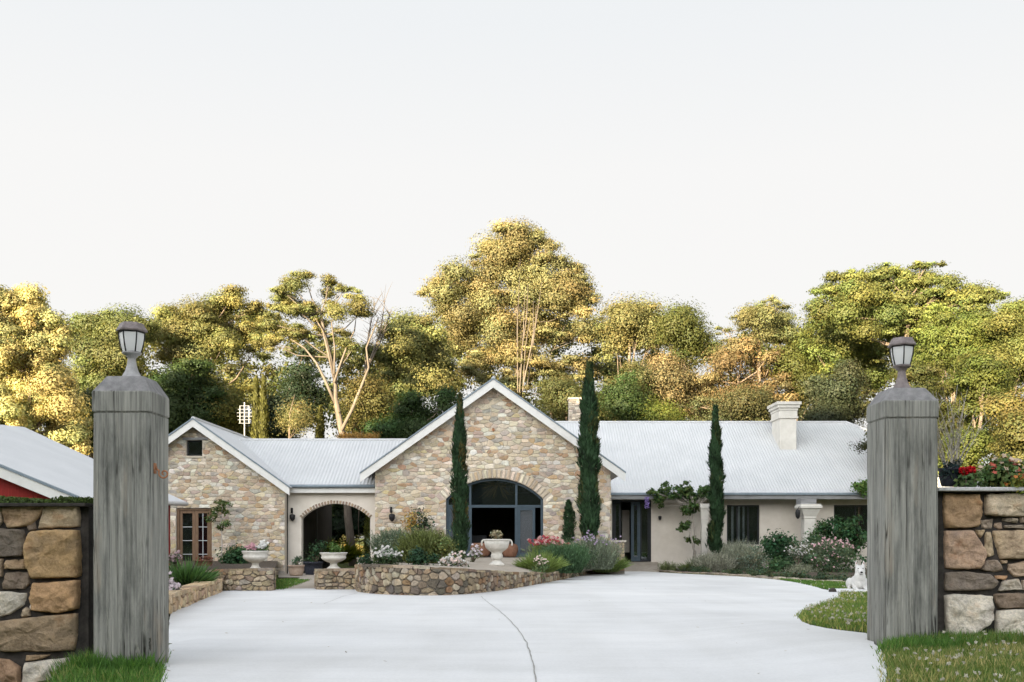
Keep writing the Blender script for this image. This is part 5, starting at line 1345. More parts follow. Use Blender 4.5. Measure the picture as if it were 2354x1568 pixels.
bush('climbing_shrub', 'dark evergreen climber on the left of the central gable', 'climber', 945, 990, 1160, 1262, 35.8, (.03, .05, .025), 'leafy', 900, .09, group=gt)
bush('autumn_climber', 'slim ochre climber on the central gable beside the dark climber', 'climber', 938, 958, 1150, 1240, 35.9, (.30, .19, .05), 'leafy', 500, .08, pads=9, group=gt)
bush('strappy_plant', 'strappy green plants behind the kerb wall at the left post', 'plant', 385, 470, 1272, 1348, 19.5, (.05, .10, .03), 'strap', 900, .05, group=gl)
bush('flower_clump', 'small mauve white flowers at the left post by the kerb wall', 'flowers', 376, 420, 1334, 1376, 15.6, (.06, .07, .04), 'leafy', 520, .04, [((.58, .50, .52), 110)], group=gl, fsize=.04)
bush('flower_clump', 'grey pink heads above the strappy plants', 'flowers', 385, 432, 1262, 1306, 23, (.12, .11, .08), 'leafy', 500, .06, [((.45, .32, .33), 50)], group=gl)
bush('garden_bush', 'dark green fern bush against the left stone gable', 'bush', 503, 582, 1252, 1320, 33.5, (.028, .065, .024), 'leafy', 2000, .10, group=gl)
def vine_tree(label, x, ybase, ytop, d, boxes, col, group=None, n=900, leaf=.09, name='small_tree', cat='tree'):
    b = at(x, ybase, d); root = thing(name, label, cat, b, group); mb = MB(); pl = []
    top = at(x + 4, ytop, d)
    mb.tube([b - np.array((0, 0, .2)), b * .6 + top * .4 + np.array((.06, 0, 0)), top], [.03, .025, .02], 6)
    for (bx0, bx1, by0, by1) in boxes:
        for k in range(max(3, int((bx1 - bx0) * (by1 - by0) / 150))):
            p = at(R.uniform(bx0, bx1), R.uniform(by0, by1), d + R.uniform(-.3, .3)); pr = R.uniform(7, 12) / F * d
            pl.append((p, (pr, pr, pr * .7), R.uniform(.7, 1.3)))
            if k < 4: mb.tube([top, (top + p) / 2 + np.array((0, 0, .05)), p], [.014, .01, .006], 4, cap=False)
    mb.build('trunk', M['twig'], root, True)
    quads('foliage', *pad_leaves(pl, n / sum(q[1][0] * q[1][2] for q in pl), leaf, col, .3, 1, .3), M['leaf_near'], root); return root
vine_tree('thin light green climber tree over the french door', 505, 1306, 1190, 36.0, [(478, 532, 1152, 1182), (472, 500, 1180, 1205), (505, 522, 1178, 1212)], (.10, .13, .04), None, 900, .09)
for (x, y0, y1) in ((0, 0, 0),): pass
# wisteria over the eave beam
wis = vine_tree('wisteria with a twisted trunk and leafy runners along the eave beam', 1592, 1292, 1168, 42.6,
          [(1494, 1545, 1124, 1142), (1530, 1590, 1110, 1142), (1560, 1640, 1122, 1150), (1580, 1640, 1120, 1145), (1500, 1530, 1140, 1166), (1568, 1600, 1140, 1180), (1588, 1612, 1165, 1185), (1565, 1612, 1200, 1222), (1640, 1668, 1122, 1150), (1578, 1606, 1235, 1250)], (.075, .12, .035), None, 5200, .12, 'wisteria', 'climber')
mb = MB(); pts = [at(1590 + 4 * math.sin(t * 9) + (5 if t < .2 else 0), 1292 - 150 * t, 42.55 + .1 * math.cos(t * 9)) for t in [i / 20 for i in range(21)]]
mb.tube(pts, [.05 - .02 * i / 20 for i in range(21)], 6); mb.build('stem', M['twig'], wis, True)
P = np.array([at(1487 + R.uniform(-5, 5), R.uniform(1142, 1168), 42.6) for _ in range(120)]); T = unit(rdir(120))
quads('blossoms', P, T, unit(np.cross(T, rdir(120))), .07, .05, np.tile((.25, .18, .42), (120, 1)) * NR.uniform(.7, 1.4, (120, 1)), M['petal'], wis)
bush('climbing_shrub', 'bright green creeper on the eave at the right gate post', 'climber', 1950, 2010, 1104, 1136, 42.8, (.08, .13, .03), 'leafy', 900, .11)
bush('lavender_bush', 'silver grey lavender below the dark window', 'bush', 1640, 1752, 1238, 1316, 41.6, GREY, 'spiky', 3000, .03, group=gr)
bush('lavender_bush', 'low silver grey lavender in front of the slim column', 'bush', 1588, 1690, 1268, 1318, 40.6, (.20, .20, .16), 'spiky', 2200, .03, group=gr)
bush('grassy_clump', 'small green tuft left of the low lavender', 'plant', 1572, 1632, 1276, 1316, 40.9, (.10, .13, .05), 'strap', 700, .04, group=gr)
bush('grassy_clump', 'sparse weeds at the left end of the right bed', 'plant', 1512, 1560, 1288, 1315, 41.2, (.11, .13, .06), 'spiky', 500, .02, group=gr)
bush('garden_bush', 'dark green bush rising in the middle of the right bed', 'bush', 1742, 1850, 1222, 1318, 40.8, (.025, .06, .024), 'leafy', 3400, .12, group=gr)
bush('garden_bush', 'large deep green bush below the right hand window', 'bush', 1848, 2020, 1178, 1290, 42.2, (.032, .07, .026), 'leafy', 4200, .13, group=gr)
bush('garden_bush', 'silvery leaved bush beneath the dark window beside the lavender', 'bush', 1690, 1770, 1250, 1322, 40.2, (.14, .155, .11), 'leafy', 2200, .07, group=gr, pads=28)
bush('garden_bush', 'tall airy green bush at the stout column foot', 'bush', 1825, 1900, 1214, 1310, 41.0, (.06, .10, .045), 'leafy', 2400, .08, group=gr, pads=28)
bush('flower_clump', 'small white flowered sprays before the stout column', 'flowers', 1800, 1870, 1232, 1300, 39.6, (.10, .12, .075), 'leafy', 1100, .05, [(WHT, 60)], group=gr, fsize=.05, pads=16)
bush('flower_bush', 'grey green bush dotted with pink flowers behind the dog', 'flowers', 1838, 1990, 1252, 1334, 38.5, (.06, .09, .045), 'leafy', 3200, .09, [(PNK, 34), ((.60, .50, .45), 26)], group=gr, fsize=.055)
bush('flower_bush', 'pale pink flowered clump beneath the large deep green bush', 'flowers', 1850, 1960, 1238, 1290, 40.2, (.09, .11, .07), 'spiky', 1500, .03, [(PNK, 70)], group=gr, fsize=.06, fzone=(.5, 1.1))
bush('lavender_bush', 'small grey tuft at the edging before the dark bush', 'bush', 1806, 1880, 1294, 1334, 38.6, (.16, .17, .12), 'spiky', 1200, .026, group=gr)
bush('garden_bush', 'low mid green bush between the lavender and the pink flowers', 'bush', 1745, 1842, 1282, 1330, 39.4, (.045, .085, .035), 'leafy', 1500, .09, group=gr)
bush('garden_bush', 'green bush behind the right gate post and the dog', 'bush', 1975, 2120, 1240, 1345, 37.5, (.045, .08, .035), 'leafy', 2600, .11, group=gr)
gp_ = [gat(x, y) for x, y in [(1530, 1313.5), (1600, 1316.5), (1700, 1322.5), (1800, 1329.5), (1900, 1336), (2060, 1345)]]
pl = []
for a, b in zip(gp_[:-1], gp_[1:]):
    for k in range(int(np.linalg.norm(b - a) / .16)):
        p = a + (b - a) * R.random() + np.array((0, R.uniform(.25, 1.9), 0)); r_ = R.uniform(.08, .2); pl.append(((p[0], p[1], p[2] + r_ * .5), (r_, r_, r_ * .8), R.uniform(.6, 1.4)))
mark(quads('groundcover', *pad_leaves(pl, 9000 / sum(q[1][0] * q[1][2] for q in pl), .06, (.075, .10, .05), .3, 1, .4, .2), M['leaf_near'], None), kind='stuff')
# behind the breezeway
bush('garden_bush', 'clipped green bush seen through the breezeway arch', 'bush', 722, 772, 1234, 1290, 46, (.05, .11, .025), 'leafy', 1300, .11)
bush('flax_plant', 'bright yellow green flax seen through the breezeway arch', 'plant', 748, 812, 1226, 1290, 44.6, (.19, .22, .03), 'strap', 900, .07)
hb = bush('low_hedge', 'low sunlit yellow hedge seen through the breezeway arch', 'hedge', 770, 880, 1246, 1292, 60, (.22, .18, .06), 'leafy', 2600, .12)
# on the walls
root = thing('hedge', 'low clipped green hedge along the top of the left stone wall', 'hedge', (-4.4, 7.9, 1.26))
n = 9000; X = NR.uniform(-5.7, -3.28, n); Y = NR.uniform(7.64, 8.2, n); Z = 1.258 + NR.random(n) ** .7 * (.045 + .012 * np.sin(X * 9) + .01 * np.sin(X * 23))
T = unit(rdir(n) + np.array((0, 0, .6))); quads('foliage', np.c_[X, Y, Z], T, unit(np.cross(T, rdir(n))), .026, .016, np.array((.055, .085, .02)) * NR.uniform(.5, 1.6, (n, 1)), M['leaf_near'], root)
pot('plant_pot', 'black pot of bare twigs on the right stone wall', 2185, 1076, 1118, 50, 8.5, 'black_pot')
tw = thing('bare_shrub', 'bare pale twiggy shrub in the black pot on the right wall', 'shrub', at(2190, 1090, 8.55)); mb = MB()
for k in range(26):
    x = 2190 + R.uniform(-14, 14); ang = R.uniform(-.65, .75); L_ = R.uniform(90, 215); b = at(x, 1085, 8.5 + R.uniform(-.06, .06)); pts = [b]; a_ = ang * .6
    for s_ in range(1, 6): a_ += R.uniform(-.05, .05) + ang * .04; pts.append(at(x + math.sin(a_) * L_ * s_ / 5, 1085 - math.cos(a_) * L_ * s_ / 5, 8.5 + R.uniform(-.05, .05) * s_))
    mb.tube(pts, [.005, .0045, .004, .003, .0022, .0015], 4, cap=False)
    for s_ in (2, 3, 4): mb.tube([pts[s_], pts[s_] + np.array((R.uniform(-.09, .09), R.uniform(-.05, .05), R.uniform(.05, .14)))], [.0026, .001], 4, cap=False)
mb.build('twigs', M['twig'], tw, True)
bush('dark_shrub', 'dark blue green leaves low in the black pot', 'plant', 2160, 2222, 1062, 1098, 8.45, (.018, .03, .03), 'leafy', 500, .03, pads=12)
gw = 'plants along the top of the right wall'
bush('geranium', 'red geranium beside the black pot', 'flowers', 2200, 2252, 1068, 1126, 8.4, (.07, .10, .035), 'leafy', 420, .04, None, gw)
gm = thing('red_flower', 'bright red flower head above the geranium leaves', 'flower', at(2222, 1082, 8.36), gw)
P = np.concatenate([at(x, y, 8.36) + rdir(130) * np.array((.045, .03, .032)) * (NR.random((130, 1)) ** .4) for x, y in ((2216, 1082), (2232, 1080))])
T = unit(rdir(len(P))); quads('petals', P, T, unit(np.cross(T, rdir(len(P)))), .028, .022, np.array((.62, .012, .02)) * NR.uniform(.5, 1.2, (len(P), 1)), M['petal'], gm)
mb = MB(); mb.tube([at(2222, 1125, 8.36), at(2220, 1100, 8.36), at(2222, 1084, 8.36)], .004, 5); mb.build('stalk', M['bark'], gm)
bush('flower_clump', 'mixed green and coral flowers at the far right of the wall top', 'flowers', 2244, 2372, 1062, 1128, 8.45, (.08, .12, .035), 'leafy', 1500, .045, [((.5, .12, .08), 26), ((.62, .48, .36), 26)], gw, fsize=.03)
bush('flower_clump', 'yellow green foliage with orange tips at the wall edge', 'flowers', 2290, 2400, 1092, 1130, 8.3, (.15, .15, .03), 'leafy', 700, .04, [((.55, .2, .05), 30)], gw, fsize=.026)

# ================================================================== dog
def blob(parts):
    """ellipsoids and tapered limbs fused into one skin"""
    bm = bmesh.new()
    for p in parts:
        if p[0] == 'e':
            _, c, r, rot = p; m_ = Matrix.Translation(c) @ Matrix.Rotation(rot, 4, 'X') @ Matrix.Diagonal((*r, 1)); bmesh.ops.create_icosphere(bm, subdivisions=3, radius=1, matrix=m_)
        else:
            _, pts, rs = p
            for (a, b, ra, rb) in zip(pts[:-1], pts[1:], rs[:-1], rs[1:]):
                a, b = Vector(a), Vector(b); m_ = 6
                for i in range(m_ + 1):
                    t = i / m_; bmesh.ops.create_icosphere(bm, subdivisions=2, radius=ra + (rb - ra) * t, matrix=Matrix.Translation(a.lerp(b, t)))
    me = bpy.data.meshes.new('tmp'); bm.to_mesh(me); bm.free(); o = bpy.data.objects.new('tmp', me); COL.objects.link(o)
    r = o.modifiers.new('r', 'REMESH'); r.mode = 'VOXEL'; r.voxel_size = .009
    s_ = o.modifiers.new('s', 'SMOOTH'); s_.iterations = 5; s_.factor = .5
    dg = bpy.context.evaluated_depsgraph_get(); me2 = bpy.data.meshes.new_from_object(o.evaluated_get(dg)); bpy.data.objects.remove(o); return me2
dp = gat(1977, 1358); ds = .735
dog = thing('dog', 'white prick eared dog resting on the grass beside the right gate post', 'dog', dp)
body = blob([('e', (0, .42, .20), (.19, .30, .19), .1), ('e', (0, .08, .24), (.165, .19, .22), -.3), ('t', [(0, .06, .34), (0, .0, .46)], [.15, .125]), ('e', (0, -.06, .36), (.135, .10, .13), 0),
             ('e', (0, -.02, .545), (.118, .125, .105), .1), ('t', [(0, -.08, .515), (0, -.20, .475), (0, -.265, .468)], [.078, .054, .040]), ('t', [(0, -.10, .47), (0, -.225, .432)], [.055, .030]),
             ('e', (.075, -.03, .505), (.052, .07, .065), 0), ('e', (-.075, -.03, .505), (.052, .07, .065), 0),
             ('t', [(.072, .01, .62), (.092, .015, .70), (.090, .02, .765)], [.050, .033, .010]), ('t', [(-.072, .01, .62), (-.092, .015, .70), (-.090, .02, .765)], [.050, .033, .010]),
             ('t', [(.115, .10, .16), (.125, .02, .07), (.12, -.36, .045)], [.075, .055, .042]), ('t', [(-.115, .10, .16), (-.125, .02, .07), (-.12, -.36, .045)], [.075, .055, .042]),
             ('e', (.12, -.40, .04), (.048, .07, .038), 0), ('e', (-.12, -.40, .04), (.048, .07, .038), 0),
             ('e', (.19, .52, .16), (.10, .17, .15), 0), ('e', (-.19, .52, .16), (.10, .17, .15), 0), ('t', [(.22, .42, .06), (.24, .22, .045)], [.055, .042]), ('t', [(-.22, .42, .06), (-.24, .22, .045)], [.055, .042]),
             ('t', [(0, .70, .1), (.16, .80, .06), (.36, .72, .06)], [.06, .065, .03])])
hd = math.radians(-12); ds = .86
Rm = Matrix.Rotation(hd, 4, 'Z') @ Matrix.Scale(ds, 4)
body.transform(Rm); body.materials.append(M['fur'])
for p in body.polygons: p.use_smooth = True
ob = link('body', body, dog)
def dpart(name, c, r, mat, par, rotx=0):
    bm = bmesh.new(); bmesh.ops.create_uvsphere(bm, u_segments=16, v_segments=10, radius=1, matrix=Matrix.Translation(c) @ Matrix.Rotation(rotx, 4, 'X') @ Matrix.Diagonal((*r, 1)))
    bm.transform(Rm); me = bpy.data.meshes.new(name); bm.to_mesh(me); bm.free(); me.materials.append(M[mat]); return link(name, me, par)
dpart('nose', (0, -.302, .480), (.034, .020, .026), 'fur_dark', dog)
for s_ in (-1, 1):
    dpart('eye', (s_ * .056, -.118, .572), (.019, .013, .014), 'fur_dark', dog)
    dpart('ear_lining', (s_ * .090, -.016, .690), (.019, .008, .050), 'ear_pink', dog, .12)
dpart('mouth', (0, -.254, .432), (.034, .016, .013), 'fur_dark', dog)
# ================================================================== trees behind the house
def auto(x0, x1, y0, y1, n, r, seed=0, bias=.0):
    """n crown lobes filling a photo box, rounded at the top corners"""
    rr = random.Random(int(x0 * 7 + y0 * 3 + seed)); out = []
    while len(out) < n:
        x = rr.uniform(x0, x1); y = rr.uniform(y0, y1); u = (x - (x0 + x1) / 2) / ((x1 - x0) / 2); v = (y1 - y) / (y1 - y0)
        if u * u + max(0, v - .3) ** 2 * 1.7 > 1: continue
        k = rr.uniform(.75, 1.25); out.append((x, y, r * k, r * k * rr.uniform(.55, .8)))
    return out
OL = (.15, .138, .05); OLG = (.11, .115, .04); DKG = (.035, .055, .018); OCH = (.16, .135, .055); GRN = (.065, .095, .018); BRN = (.165, .122, .062); GOLD = (.31, .265, .12)
G1 = 'tall trees behind the house'
tree('golden_tree', 'bright golden densely leaved tree at the far left above the barn roof', 60, 44, [(-60, 720, 90, 80), (35, 700, 70, 55), (95, 735, 60, 60), (30, 790, 100, 75), (125, 800, 48, 60), (-40, 860, 100, 80), (80, 880, 85, 65), (140, 880, 40, 50), (40, 960, 90, 55), (130, 965, 52, 48), (-50, 970, 90, 70), (90, 1030, 70, 45), (160, 1010, 35, 40)], GOLD, 10, .62, None, 'bark', .35, group=G1, flat=.85, gap=1.5, padr=(15, 28))
tree('broadleaf_tree', 'dark green tree with a flat ochre top behind the left lantern', 235, 56, [(205, 722, 55, 20), (262, 738, 70, 24), (320, 745, 45, 22), (215, 775, 50, 34), (270, 800, 60, 36), (200, 850, 45, 45), (255, 870, 60, 45), (215, 930, 50, 45), (200, 990, 50, 40)], OLG, 9, .42, group=G1)
tree('bushy_tree', 'deep green bushy tree at the foot of the golden tree', 195, 48, auto(165, 250, 830, 1040, 9, 42), (.085, .095, .032), 9, .5, group=G1)
tree('rounded_tree', 'broad dome topped tree between the left lantern and the white limbed gum', 480, 60, [(545, 685, 55, 24), (505, 705, 60, 26), (580, 705, 50, 28), (440, 715, 50, 22), (480, 745, 70, 34), (560, 750, 70, 36), (400, 735, 40, 20), (420, 775, 60, 30), (360, 770, 45, 26), (510, 800, 80, 40), (410, 830, 70, 40), (590, 790, 45, 30), (470, 870, 70, 45)], OL, 8, .46, group=G1, r0=.4)
tree('dark_tree', 'dark bushy tree right of the left gate post above the small gable', 400, 54, auto(335, 500, 800, 1010, 14, 44), (.042, .064, .02), 9, .5, group=G1, flat=.8)
tree('golden_tree', 'yellow lit airy tree behind the tv antenna', 540, 56, auto(490, 580, 830, 1030, 10, 36), (.15, .135, .035), 8, .42, group=G1)
tree('gum_tree', 'white limbed gum tree with an open crown above the breezeway roof', 812, 50,
     [(665, 650, 30, 13), (705, 640, 34, 12), (755, 645, 26, 12), (648, 668, 24, 14), (795, 668, 34, 16), (825, 690, 26, 18), (765, 700, 26, 12), (640, 700, 40, 22), (690, 715, 48, 22), (625, 745, 45, 26), (735, 740, 44, 22), (680, 765, 62, 28), (760, 775, 50, 24), (830, 725, 22, 14), (620, 790, 40, 20), (815, 800, 26, 14)],
     OL, 7, .5, [(806, 1245), (800, 1190), (793, 1090), (787, 1010), (779, 960), (772, 915), (768, 870), (757, 820), (745, 770), (735, 720)], 'bark_pale', .36, group=G1, padr=(10, 19), flat=.5, limb=.7, twigs=7, fill=12)
gx = bpy.data.objects.get('gum_tree')
mb = MB()
kk = 50 / F
for pts, r in (([(776, 940), (750, 880), (728, 835), (700, 800), (668, 780)], .085), ([(770, 880), (752, 800), (742, 760), (705, 700)], .07), ([(768, 880), (785, 830), (800, 790), (815, 760), (822, 700)], .07), ([(785, 990), (810, 940), (830, 890), (848, 845), (842, 800), (870, 730)], .10), ([(768, 860), (770, 800), (762, 740), (790, 690)], .06)):
    mb.tube([at(x, y, 49.8 + R.uniform(-.2, .2)) for x, y in pts], [r * (1 - .7 * i / (len(pts) - 1)) for i in range(len(pts))], 6)
mb.build('limbs', M['bark_pale'], gx, True)
def bare(name, label, bx, by, d, tips, bark, r, n=40, spread=.35):
    b = at(bx, by, d); root = thing(name, label, 'tree', b, None); mb = MB()
    for (x, y) in tips:
        e = at(x, y, d); m_ = b * .45 + e * .55 + np.array((R.uniform(-.3, .3), R.uniform(-.3, .3), 0)); mb.tube([b, m_, e], [r, r * .6, r * .2], 5, cap=False)
        for k in range(n):
            t = R.uniform(.35, 1); p = b * (1 - t) + e * t; p2 = p + np.array((R.uniform(-1, 1) * spread, R.uniform(-1, 1) * spread, R.uniform(.1, 1) * spread)) * 1.6; mb.tube([p, (p + p2) / 2 + np.array((0, 0, .05)), p2], [r * .22, r * .15, r * .06], 3, cap=False)
    mb.build('branches', M[bark], root, True); return root
bare('bare_tree', 'leafless twiggy tree against the sky right of the white limbed gum', 838, 860, 54, [(862, 695), (885, 690), (900, 712)], 'bark_pale', .07, 26, .6)
tree('dark_tree', 'shadowy dark tree with sky showing through behind the middle ridge', 668, 58, auto(610, 745, 800, 1020, 11, 36), (.028, .042, .02), 8, .42, group=G1, gap=.8)
tree('slender_tree', 'thin brown stemmed tree before the dark tree over the breezeway ridge', 662, 50, auto(630, 700, 900, 990, 4, 22), OCH, 7, .3, [(664, 1010), (668, 950), (676, 905)], 'bark', .1, group=G1)
tree('bushy_tree', 'olive green tree just left of the central gable with golden patches', 905, 56, [(955, 740, 40, 22), (900, 765, 40, 24), (985, 770, 44, 30), (930, 800, 60, 32), (870, 815, 40, 28), (1000, 830, 55, 36), (930, 860, 60, 40), (880, 890, 50, 40), (985, 900, 60, 45), (920, 950, 60, 40), (850, 960, 40, 40)], (.145, .138, .05), 9, .46, group=G1)
tree('dark_tree', 'dark green tree low against the left slope of the central gable', 985, 50, auto(880, 1060, 880, 1030, 12, 40), (.032, .055, .016), 9, .5, group=G1, flat=.8)
tree('bushy_tree', 'ochre shrubby tree behind the breezeway ridge left of the dark tree', 900, 52, auto(800, 890, 860, 1010, 7, 32), (.11, .09, .03), 8, .42, group=G1)
tree('giant_tree', 'huge layered tree towering behind the central gable', 1190, 64,
     [(1165, 535, 46, 22), (1215, 540, 52, 24), (1260, 560, 40, 24), (1125, 565, 38, 22), (1180, 580, 70, 32), (1095, 600, 50, 22), (1250, 600, 62, 30), (1315, 610, 38, 20), (1060, 615, 34, 16), (1140, 630, 70, 30), (1225, 645, 70, 34), (1300, 650, 54, 28), (1010, 650, 26, 14), (985, 672, 24, 16), (1085, 668, 60, 26), (1160, 690, 80, 34), (1350, 670, 32, 24), (1260, 700, 70, 34), (1330, 715, 50, 34), (1030, 715, 48, 24), (1090, 740, 66, 30), (1180, 760, 80, 36), (1275, 770, 80, 40), (1060, 790, 60, 30), (1350, 770, 44, 36), (1140, 820, 80, 40), (1240, 840, 80, 44), (1330, 840, 60, 44), (1070, 850, 60, 36), (1170, 890, 80, 40), (1290, 900, 70, 40)],
     (.195, .165, .075), 8, .40, [(1192, 900), (1190, 820), (1186, 740), (1190, 660), (1196, 590)], 'bark_pale', .46, group=G1, padr=(14, 28), flat=.42, twigs=9, limb=.45, dj=.8, fill=170)
# pale upright stems inside the giant tree
gt_ = bpy.data.objects.get('giant_tree'); mb = MB()
for k in range(15):
    x = R.gauss(1195, 40); y0 = R.uniform(800, 900); x2 = x + (x - 1195) * R.uniform(.5, 1.1) + R.uniform(-12, 12); y2 = y0 - R.uniform(110, 240); dd = 64 + R.uniform(-3.0, 1.5)
    mb.tube([at(1192 + (x - 1192) * .5, y0 + 30, dd), at((x + x2) / 2 + R.uniform(-8, 8), (y0 + y2) / 2, dd), at(x2, y2, dd)], [.045, .03, .012], 4, cap=False)
mb.build('stems', M['bark_pale'], gt_, True)
tree('broadleaf_tree', 'mid height olive tree right of the giant tree', 1440, 60, [(1420, 712, 44, 16), (1465, 708, 50, 20), (1500, 735, 30, 20), (1410, 745, 50, 26), (1465, 760, 56, 30), (1420, 800, 50, 32), (1490, 790, 30, 24)], (.175, .155, .062), 8, .44, group=G1)
tree('pointed_tree', 'pointed dark topped tree left of the flat layered tree', 1562, 58, [(1572, 712, 22, 20), (1550, 735, 36, 20), (1585, 750, 36, 24), (1545, 775, 48, 26), (1600, 790, 44, 26), (1560, 820, 56, 34)], (.085, .09, .026), 8, .46, group=G1)
tree('layered_tree', 'flat layered feathery tree left of the white chimney', 1730, 56, [(1770, 694, 36, 10), (1800, 705, 30, 12), (1725, 712, 34, 11), (1765, 728, 52, 13), (1700, 735, 34, 11), (1675, 757, 40, 12), (1740, 755, 60, 14), (1810, 745, 40, 14), (1700, 780, 60, 16), (1780, 785, 60, 18), (1820, 775, 30, 16)], (.14, .135, .058), 7, .42, group=G1, flat=.35, padr=(9, 18), twigs=7, fill=30)
tree('large_tree', 'tall bright green tree rising behind the right lantern', 2080, 50,
     [(2125, 612, 40, 16), (2150, 635, 44, 20), (2075, 625, 40, 18), (2030, 620, 32, 18), (2095, 655, 60, 22), (1975, 640, 38, 18), (1930, 640, 32, 14), (2010, 660, 50, 22), (1900, 660, 34, 20), (1935, 685, 56, 22), (1880, 695, 26, 18), (2060, 695, 70, 24), (2150, 680, 56, 22), (1985, 715, 60, 24), (1905, 725, 40, 16), (2240, 665, 40, 14), (2260, 690, 46, 18), (2200, 700, 46, 20), (2110, 735, 80, 28), (2235, 730, 66, 24), (2030, 755, 66, 26), (1960, 765, 46, 22), (2160, 775, 80, 30), (2260, 775, 60, 30), (2080, 800, 70, 32)],
     (.125, .132, .040), 9, .46, [(2085, 900), (2082, 800), (2085, 740), (2090, 690)], 'bark', .36, group=G1, padr=(12, 24), flat=.5, twigs=7, fill=60)
tree('tall_tree', 'fresh green tree filling the gap left of the right lantern', 1940, 54, auto(1850, 2040, 715, 880, 14, 38), (.115, .125, .034), 8, .46, group=G1, flat=.55, fill=30)
tree('tall_tree', 'leafy green tree between the right lantern and the golden twin cypress', 2170, 48, auto(2100, 2290, 700, 880, 14, 42), (.115, .13, .032), 9, .46, group=G1, flat=.55, fill=30)
tree('broadleaf_tree', 'green gold tree at the far right edge of the treeline', 2320, 46, [(2325, 712, 40, 18), (2370, 730, 50, 26), (2300, 760, 50, 26), (2350, 790, 60, 36), (2400, 770, 50, 40), (2300, 830, 60, 40), (2370, 860, 60, 50), (2280, 880, 50, 40)], (.145, .148, .045), 9, .48, group=G1)
tree('bushy_tree', 'yellow green bushes behind the bare twigs on the right wall', 2220, 40, auto(2165, 2300, 830, 1080, 15, 42), (.075, .085, .02), 10, .48, group=G1, flat=.75)
tree('bushy_tree', 'olive brown bush at the far right above the stone wall', 2335, 36, auto(2290, 2400, 900, 1110, 10, 44), (.11, .095, .03), 11, .48, group=G1, flat=.75)
tree('bushy_tree', 'dull brown green tree left of the right gate post', 1930, 52, auto(1860, 2010, 850, 1010, 14, 38), (.048, .052, .028), 8, .48, group=G1, flat=.7)
tree('ochre_tree', 'russet brown tree right of the tallest cypress', 1440, 55, auto(1390, 1500, 820, 960, 9, 36), (.10, .092, .035), 8, .44, group=G1)
tree('ochre_tree', 'ochre brushy tree with pale stems behind the right ridge', 1555, 56, auto(1480, 1640, 810, 960, 13, 36), BRN, 8, .40, group=G1, twigs=8)
tree('ochre_tree', 'reddish brown thicket tree below the flat layered tree', 1700, 55, auto(1620, 1790, 790, 950, 14, 36), (.165, .118, .058), 8, .40, group=G1, twigs=8)
tree('bushy_tree', 'green and ochre tree just behind the white chimney', 1830, 56, auto(1770, 1900, 765, 940, 12, 36), (.10, .10, .026), 8, .44, group=G1)
tree('bushy_tree', 'dark green bush close behind the ridge beside the tallest cypress', 1420, 52, auto(1385, 1470, 880, 975, 6, 32), (.04, .06, .018), 8, .5, group=G1)
tree('bushy_tree', 'bright yellow green bush on the ridge between two front cypresses', 1495, 52.5, auto(1450, 1560, 925, 985, 6, 28), (.13, .14, .03), 8, .44, group=G1)
tree('bushy_tree', 'grey green bush above the ridge left of the white chimney', 1660, 53, auto(1570, 1770, 900, 985, 12, 32), (.085, .08, .035), 8, .44, group=G1)
tree('dark_tree', 'dark tree behind the central gable right slope and stone chimney', 1300, 56, auto(1215, 1385, 870, 985, 10, 36), (.08, .078, .028), 8, .46, group=G1)
tree('bushy_tree', 'dim brown green thicket right of the right gate post', 2110, 44, auto(2010, 2180, 860, 1060, 14, 42), (.07, .07, .022), 9, .46, group=G1, flat=.7)
tree('orange_shrub', 'low shrub with orange leaf clusters peeping over the breezeway ridge', 830, 46, [(800, 1002, 14, 8), (822, 1000, 12, 8), (845, 1004, 12, 7), (868, 1002, 13, 8), (780, 1004, 10, 6)], (.30, .17, .05), 6, .5, group=None, padr=(6, 10), r0=.03)
# shaded trees seen through the arch
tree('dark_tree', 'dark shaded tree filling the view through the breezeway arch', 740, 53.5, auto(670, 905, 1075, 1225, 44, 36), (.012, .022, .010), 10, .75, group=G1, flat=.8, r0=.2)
# far wood closing the view
wood_cols = []
mbP = []
SKX = [-150, 0, 150, 330, 420, 560, 650, 760, 850, 960, 1010, 1380, 1440, 1520, 1570, 1630, 1690, 1760, 1850, 1920, 2100, 2220, 2354, 2500]
SKY_ = [660, 660, 735, 745, 715, 700, 735, 780, 800, 770, 720, 730, 735, 748, 745, 785, 770, 735, 740, 690, 690, 715, 730, 730]
for k in range(820):
    x = R.uniform(-140, 2480); top = float(np.interp(x, SKX, SKY_)); d = R.uniform(70, 84); pr = R.uniform(22, 48) / F * d
    y = top + 18 + (1010 - top) * R.random() ** 1.5
    if 560 < x < 720 and 775 < y < 900 and R.random() < .35: continue
    mbP.append((at(x, y, d), (pr, pr, pr * .7), R.uniform(.55, 1.3)))
for k in range(60):
    x = R.uniform(-120, 2480); y = R.uniform(1040, 1240); d = R.uniform(74, 84); pr = R.uniform(40, 60) / F * d
    mbP.append((at(x, y, d), (pr, pr, pr * .8), R.uniform(.6, 1.3)))
P, T, B, L, W_, C = pad_leaves(mbP, 230000 / sum(q[1][0] * q[1][2] for q in mbP), .25, (.105, .104, .034), .15, 1, .3, .06, soft=(.36, .55), nb=(1.45, .48))
mark(quads('woodland', P, T, B, L, W_, C, M['leaf'], None), kind='stuff')

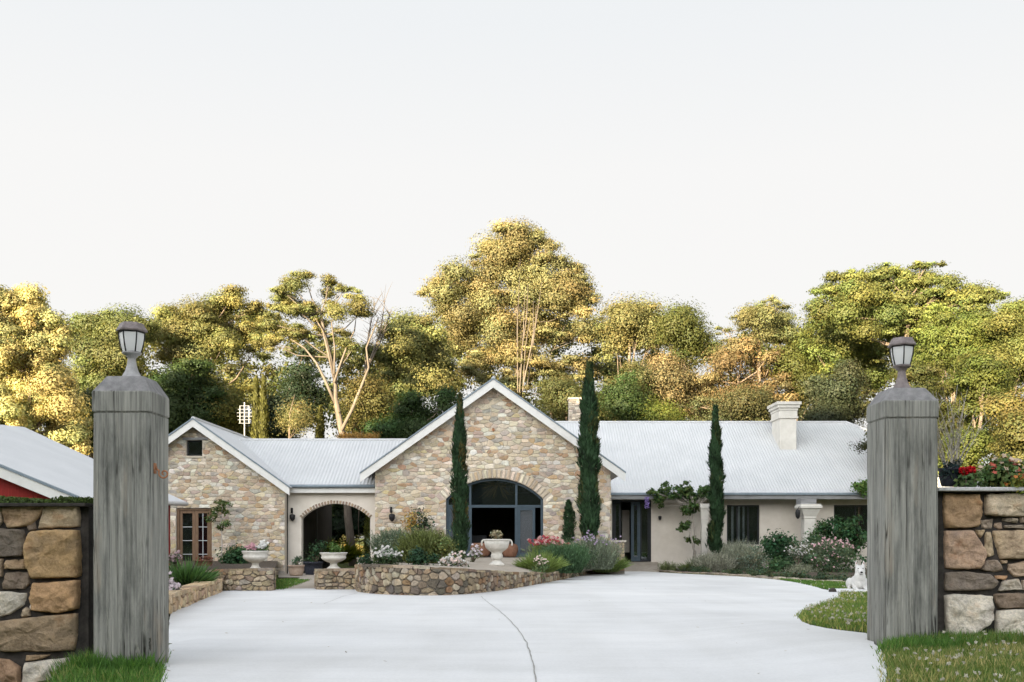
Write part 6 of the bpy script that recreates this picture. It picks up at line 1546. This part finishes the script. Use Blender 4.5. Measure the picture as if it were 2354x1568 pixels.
# ================================================================== grass
def wp(pts): return [tuple(gat(x, y)[:2]) for x, y in pts]
GC1 = [np.array((.07, .12, .028)), np.array((.13, .17, .04)), np.array((.26, .23, .09))]
GC2 = [np.array((.05, .11, .022)), np.array((.075, .14, .03)), np.array((.14, .16, .05))]
GC3 = [np.array((.075, .12, .03)), np.array((.16, .17, .055)), np.array((.30, .25, .12))]
grass('grass', wp([(2040, 1580), (2034, 1535), (2028, 1505), (2100, 1480), (2420, 1470), (2700, 1580), (2700, 1700), (2050, 1700)]), 30000, .07, .007, GC3, 190, .02)
grass('grass', wp([(2030, 1506), (2042, 1490), (2110, 1478), (2170, 1480), (2420, 1482), (2420, 1492), (2100, 1498)]), 6000, .12, .008, GC2, 20, .02)
grass('grass', wp([(130, 1580), (150, 1520), (205, 1500), (290, 1545), (345, 1520), (378, 1500), (376, 1535), (366, 1580), (350, 1700), (100, 1700)]), 17000, .09, .007, GC2)
grass('grass', [(-3.4, 7.3), (-2.72, 7.3), (-2.72, 7.58), (-3.3, 7.62), (-3.45, 8)], 2600, .17, .009, GC2)
grass('grass', wp([(2110, 1459), (1990, 1456), (1945, 1452), (1900, 1446), (1864, 1438), (1843, 1429), (1836, 1420), (1844, 1408), (1864, 1398), (1895, 1388), (1920, 1380), (1933, 1372), (1934, 1364), (2150, 1364)]), 30000, .07, .011, GC1, 260, .03)
grass('grass', wp([(1790, 1332), (1836, 1341), (1876, 1350), (1912, 1357), (2160, 1357), (2160, 1347), (1960, 1342), (1870, 1338)]), 16000, .07, .018, GC2, 40, .03)
grass('grass', wp([(630, 1357), (632, 1334), (668, 1331), (700, 1333), (715, 1333), (690, 1343), (648, 1357)]), 6000, .05, .014, GC2)
# dry leaves blown over the concrete
Pl = []
for k in range(42):
    y = R.uniform(1330, 1560); l = np.interp(-y, [-r[0] for r in rows], [r[1] for r in rows]); r_ = np.interp(-y, [-r[0] for r in rows], [r[2] for r in rows])
    t = R.random() ** 2.2 * .25; x = l + (r_ - l) * (t if R.random() < .5 else 1 - t)
    if R.random() < .25: x = R.uniform(l, r_)
    p = gat(x, y); Pl.append((p[0], p[1], p[2] + .02))
Pl = np.array(Pl); nL = len(Pl); Tl = unit(rdir(nL) * np.array((1, 1, .15))); Bl = unit(np.cross(Tl, np.array((0, 0, 1.0)) + rdir(nL) * .2))
mark(quads('fallen_leaves', Pl, Tl, Bl, .04 * NR.uniform(.6, 1.3, nL), .018, np.array((.22, .15, .07)) * NR.uniform(.5, 1.5, (nL, 1)), M['leaf_near'], None), kind='stuff')
print('leaf faces', LEAFN[0])
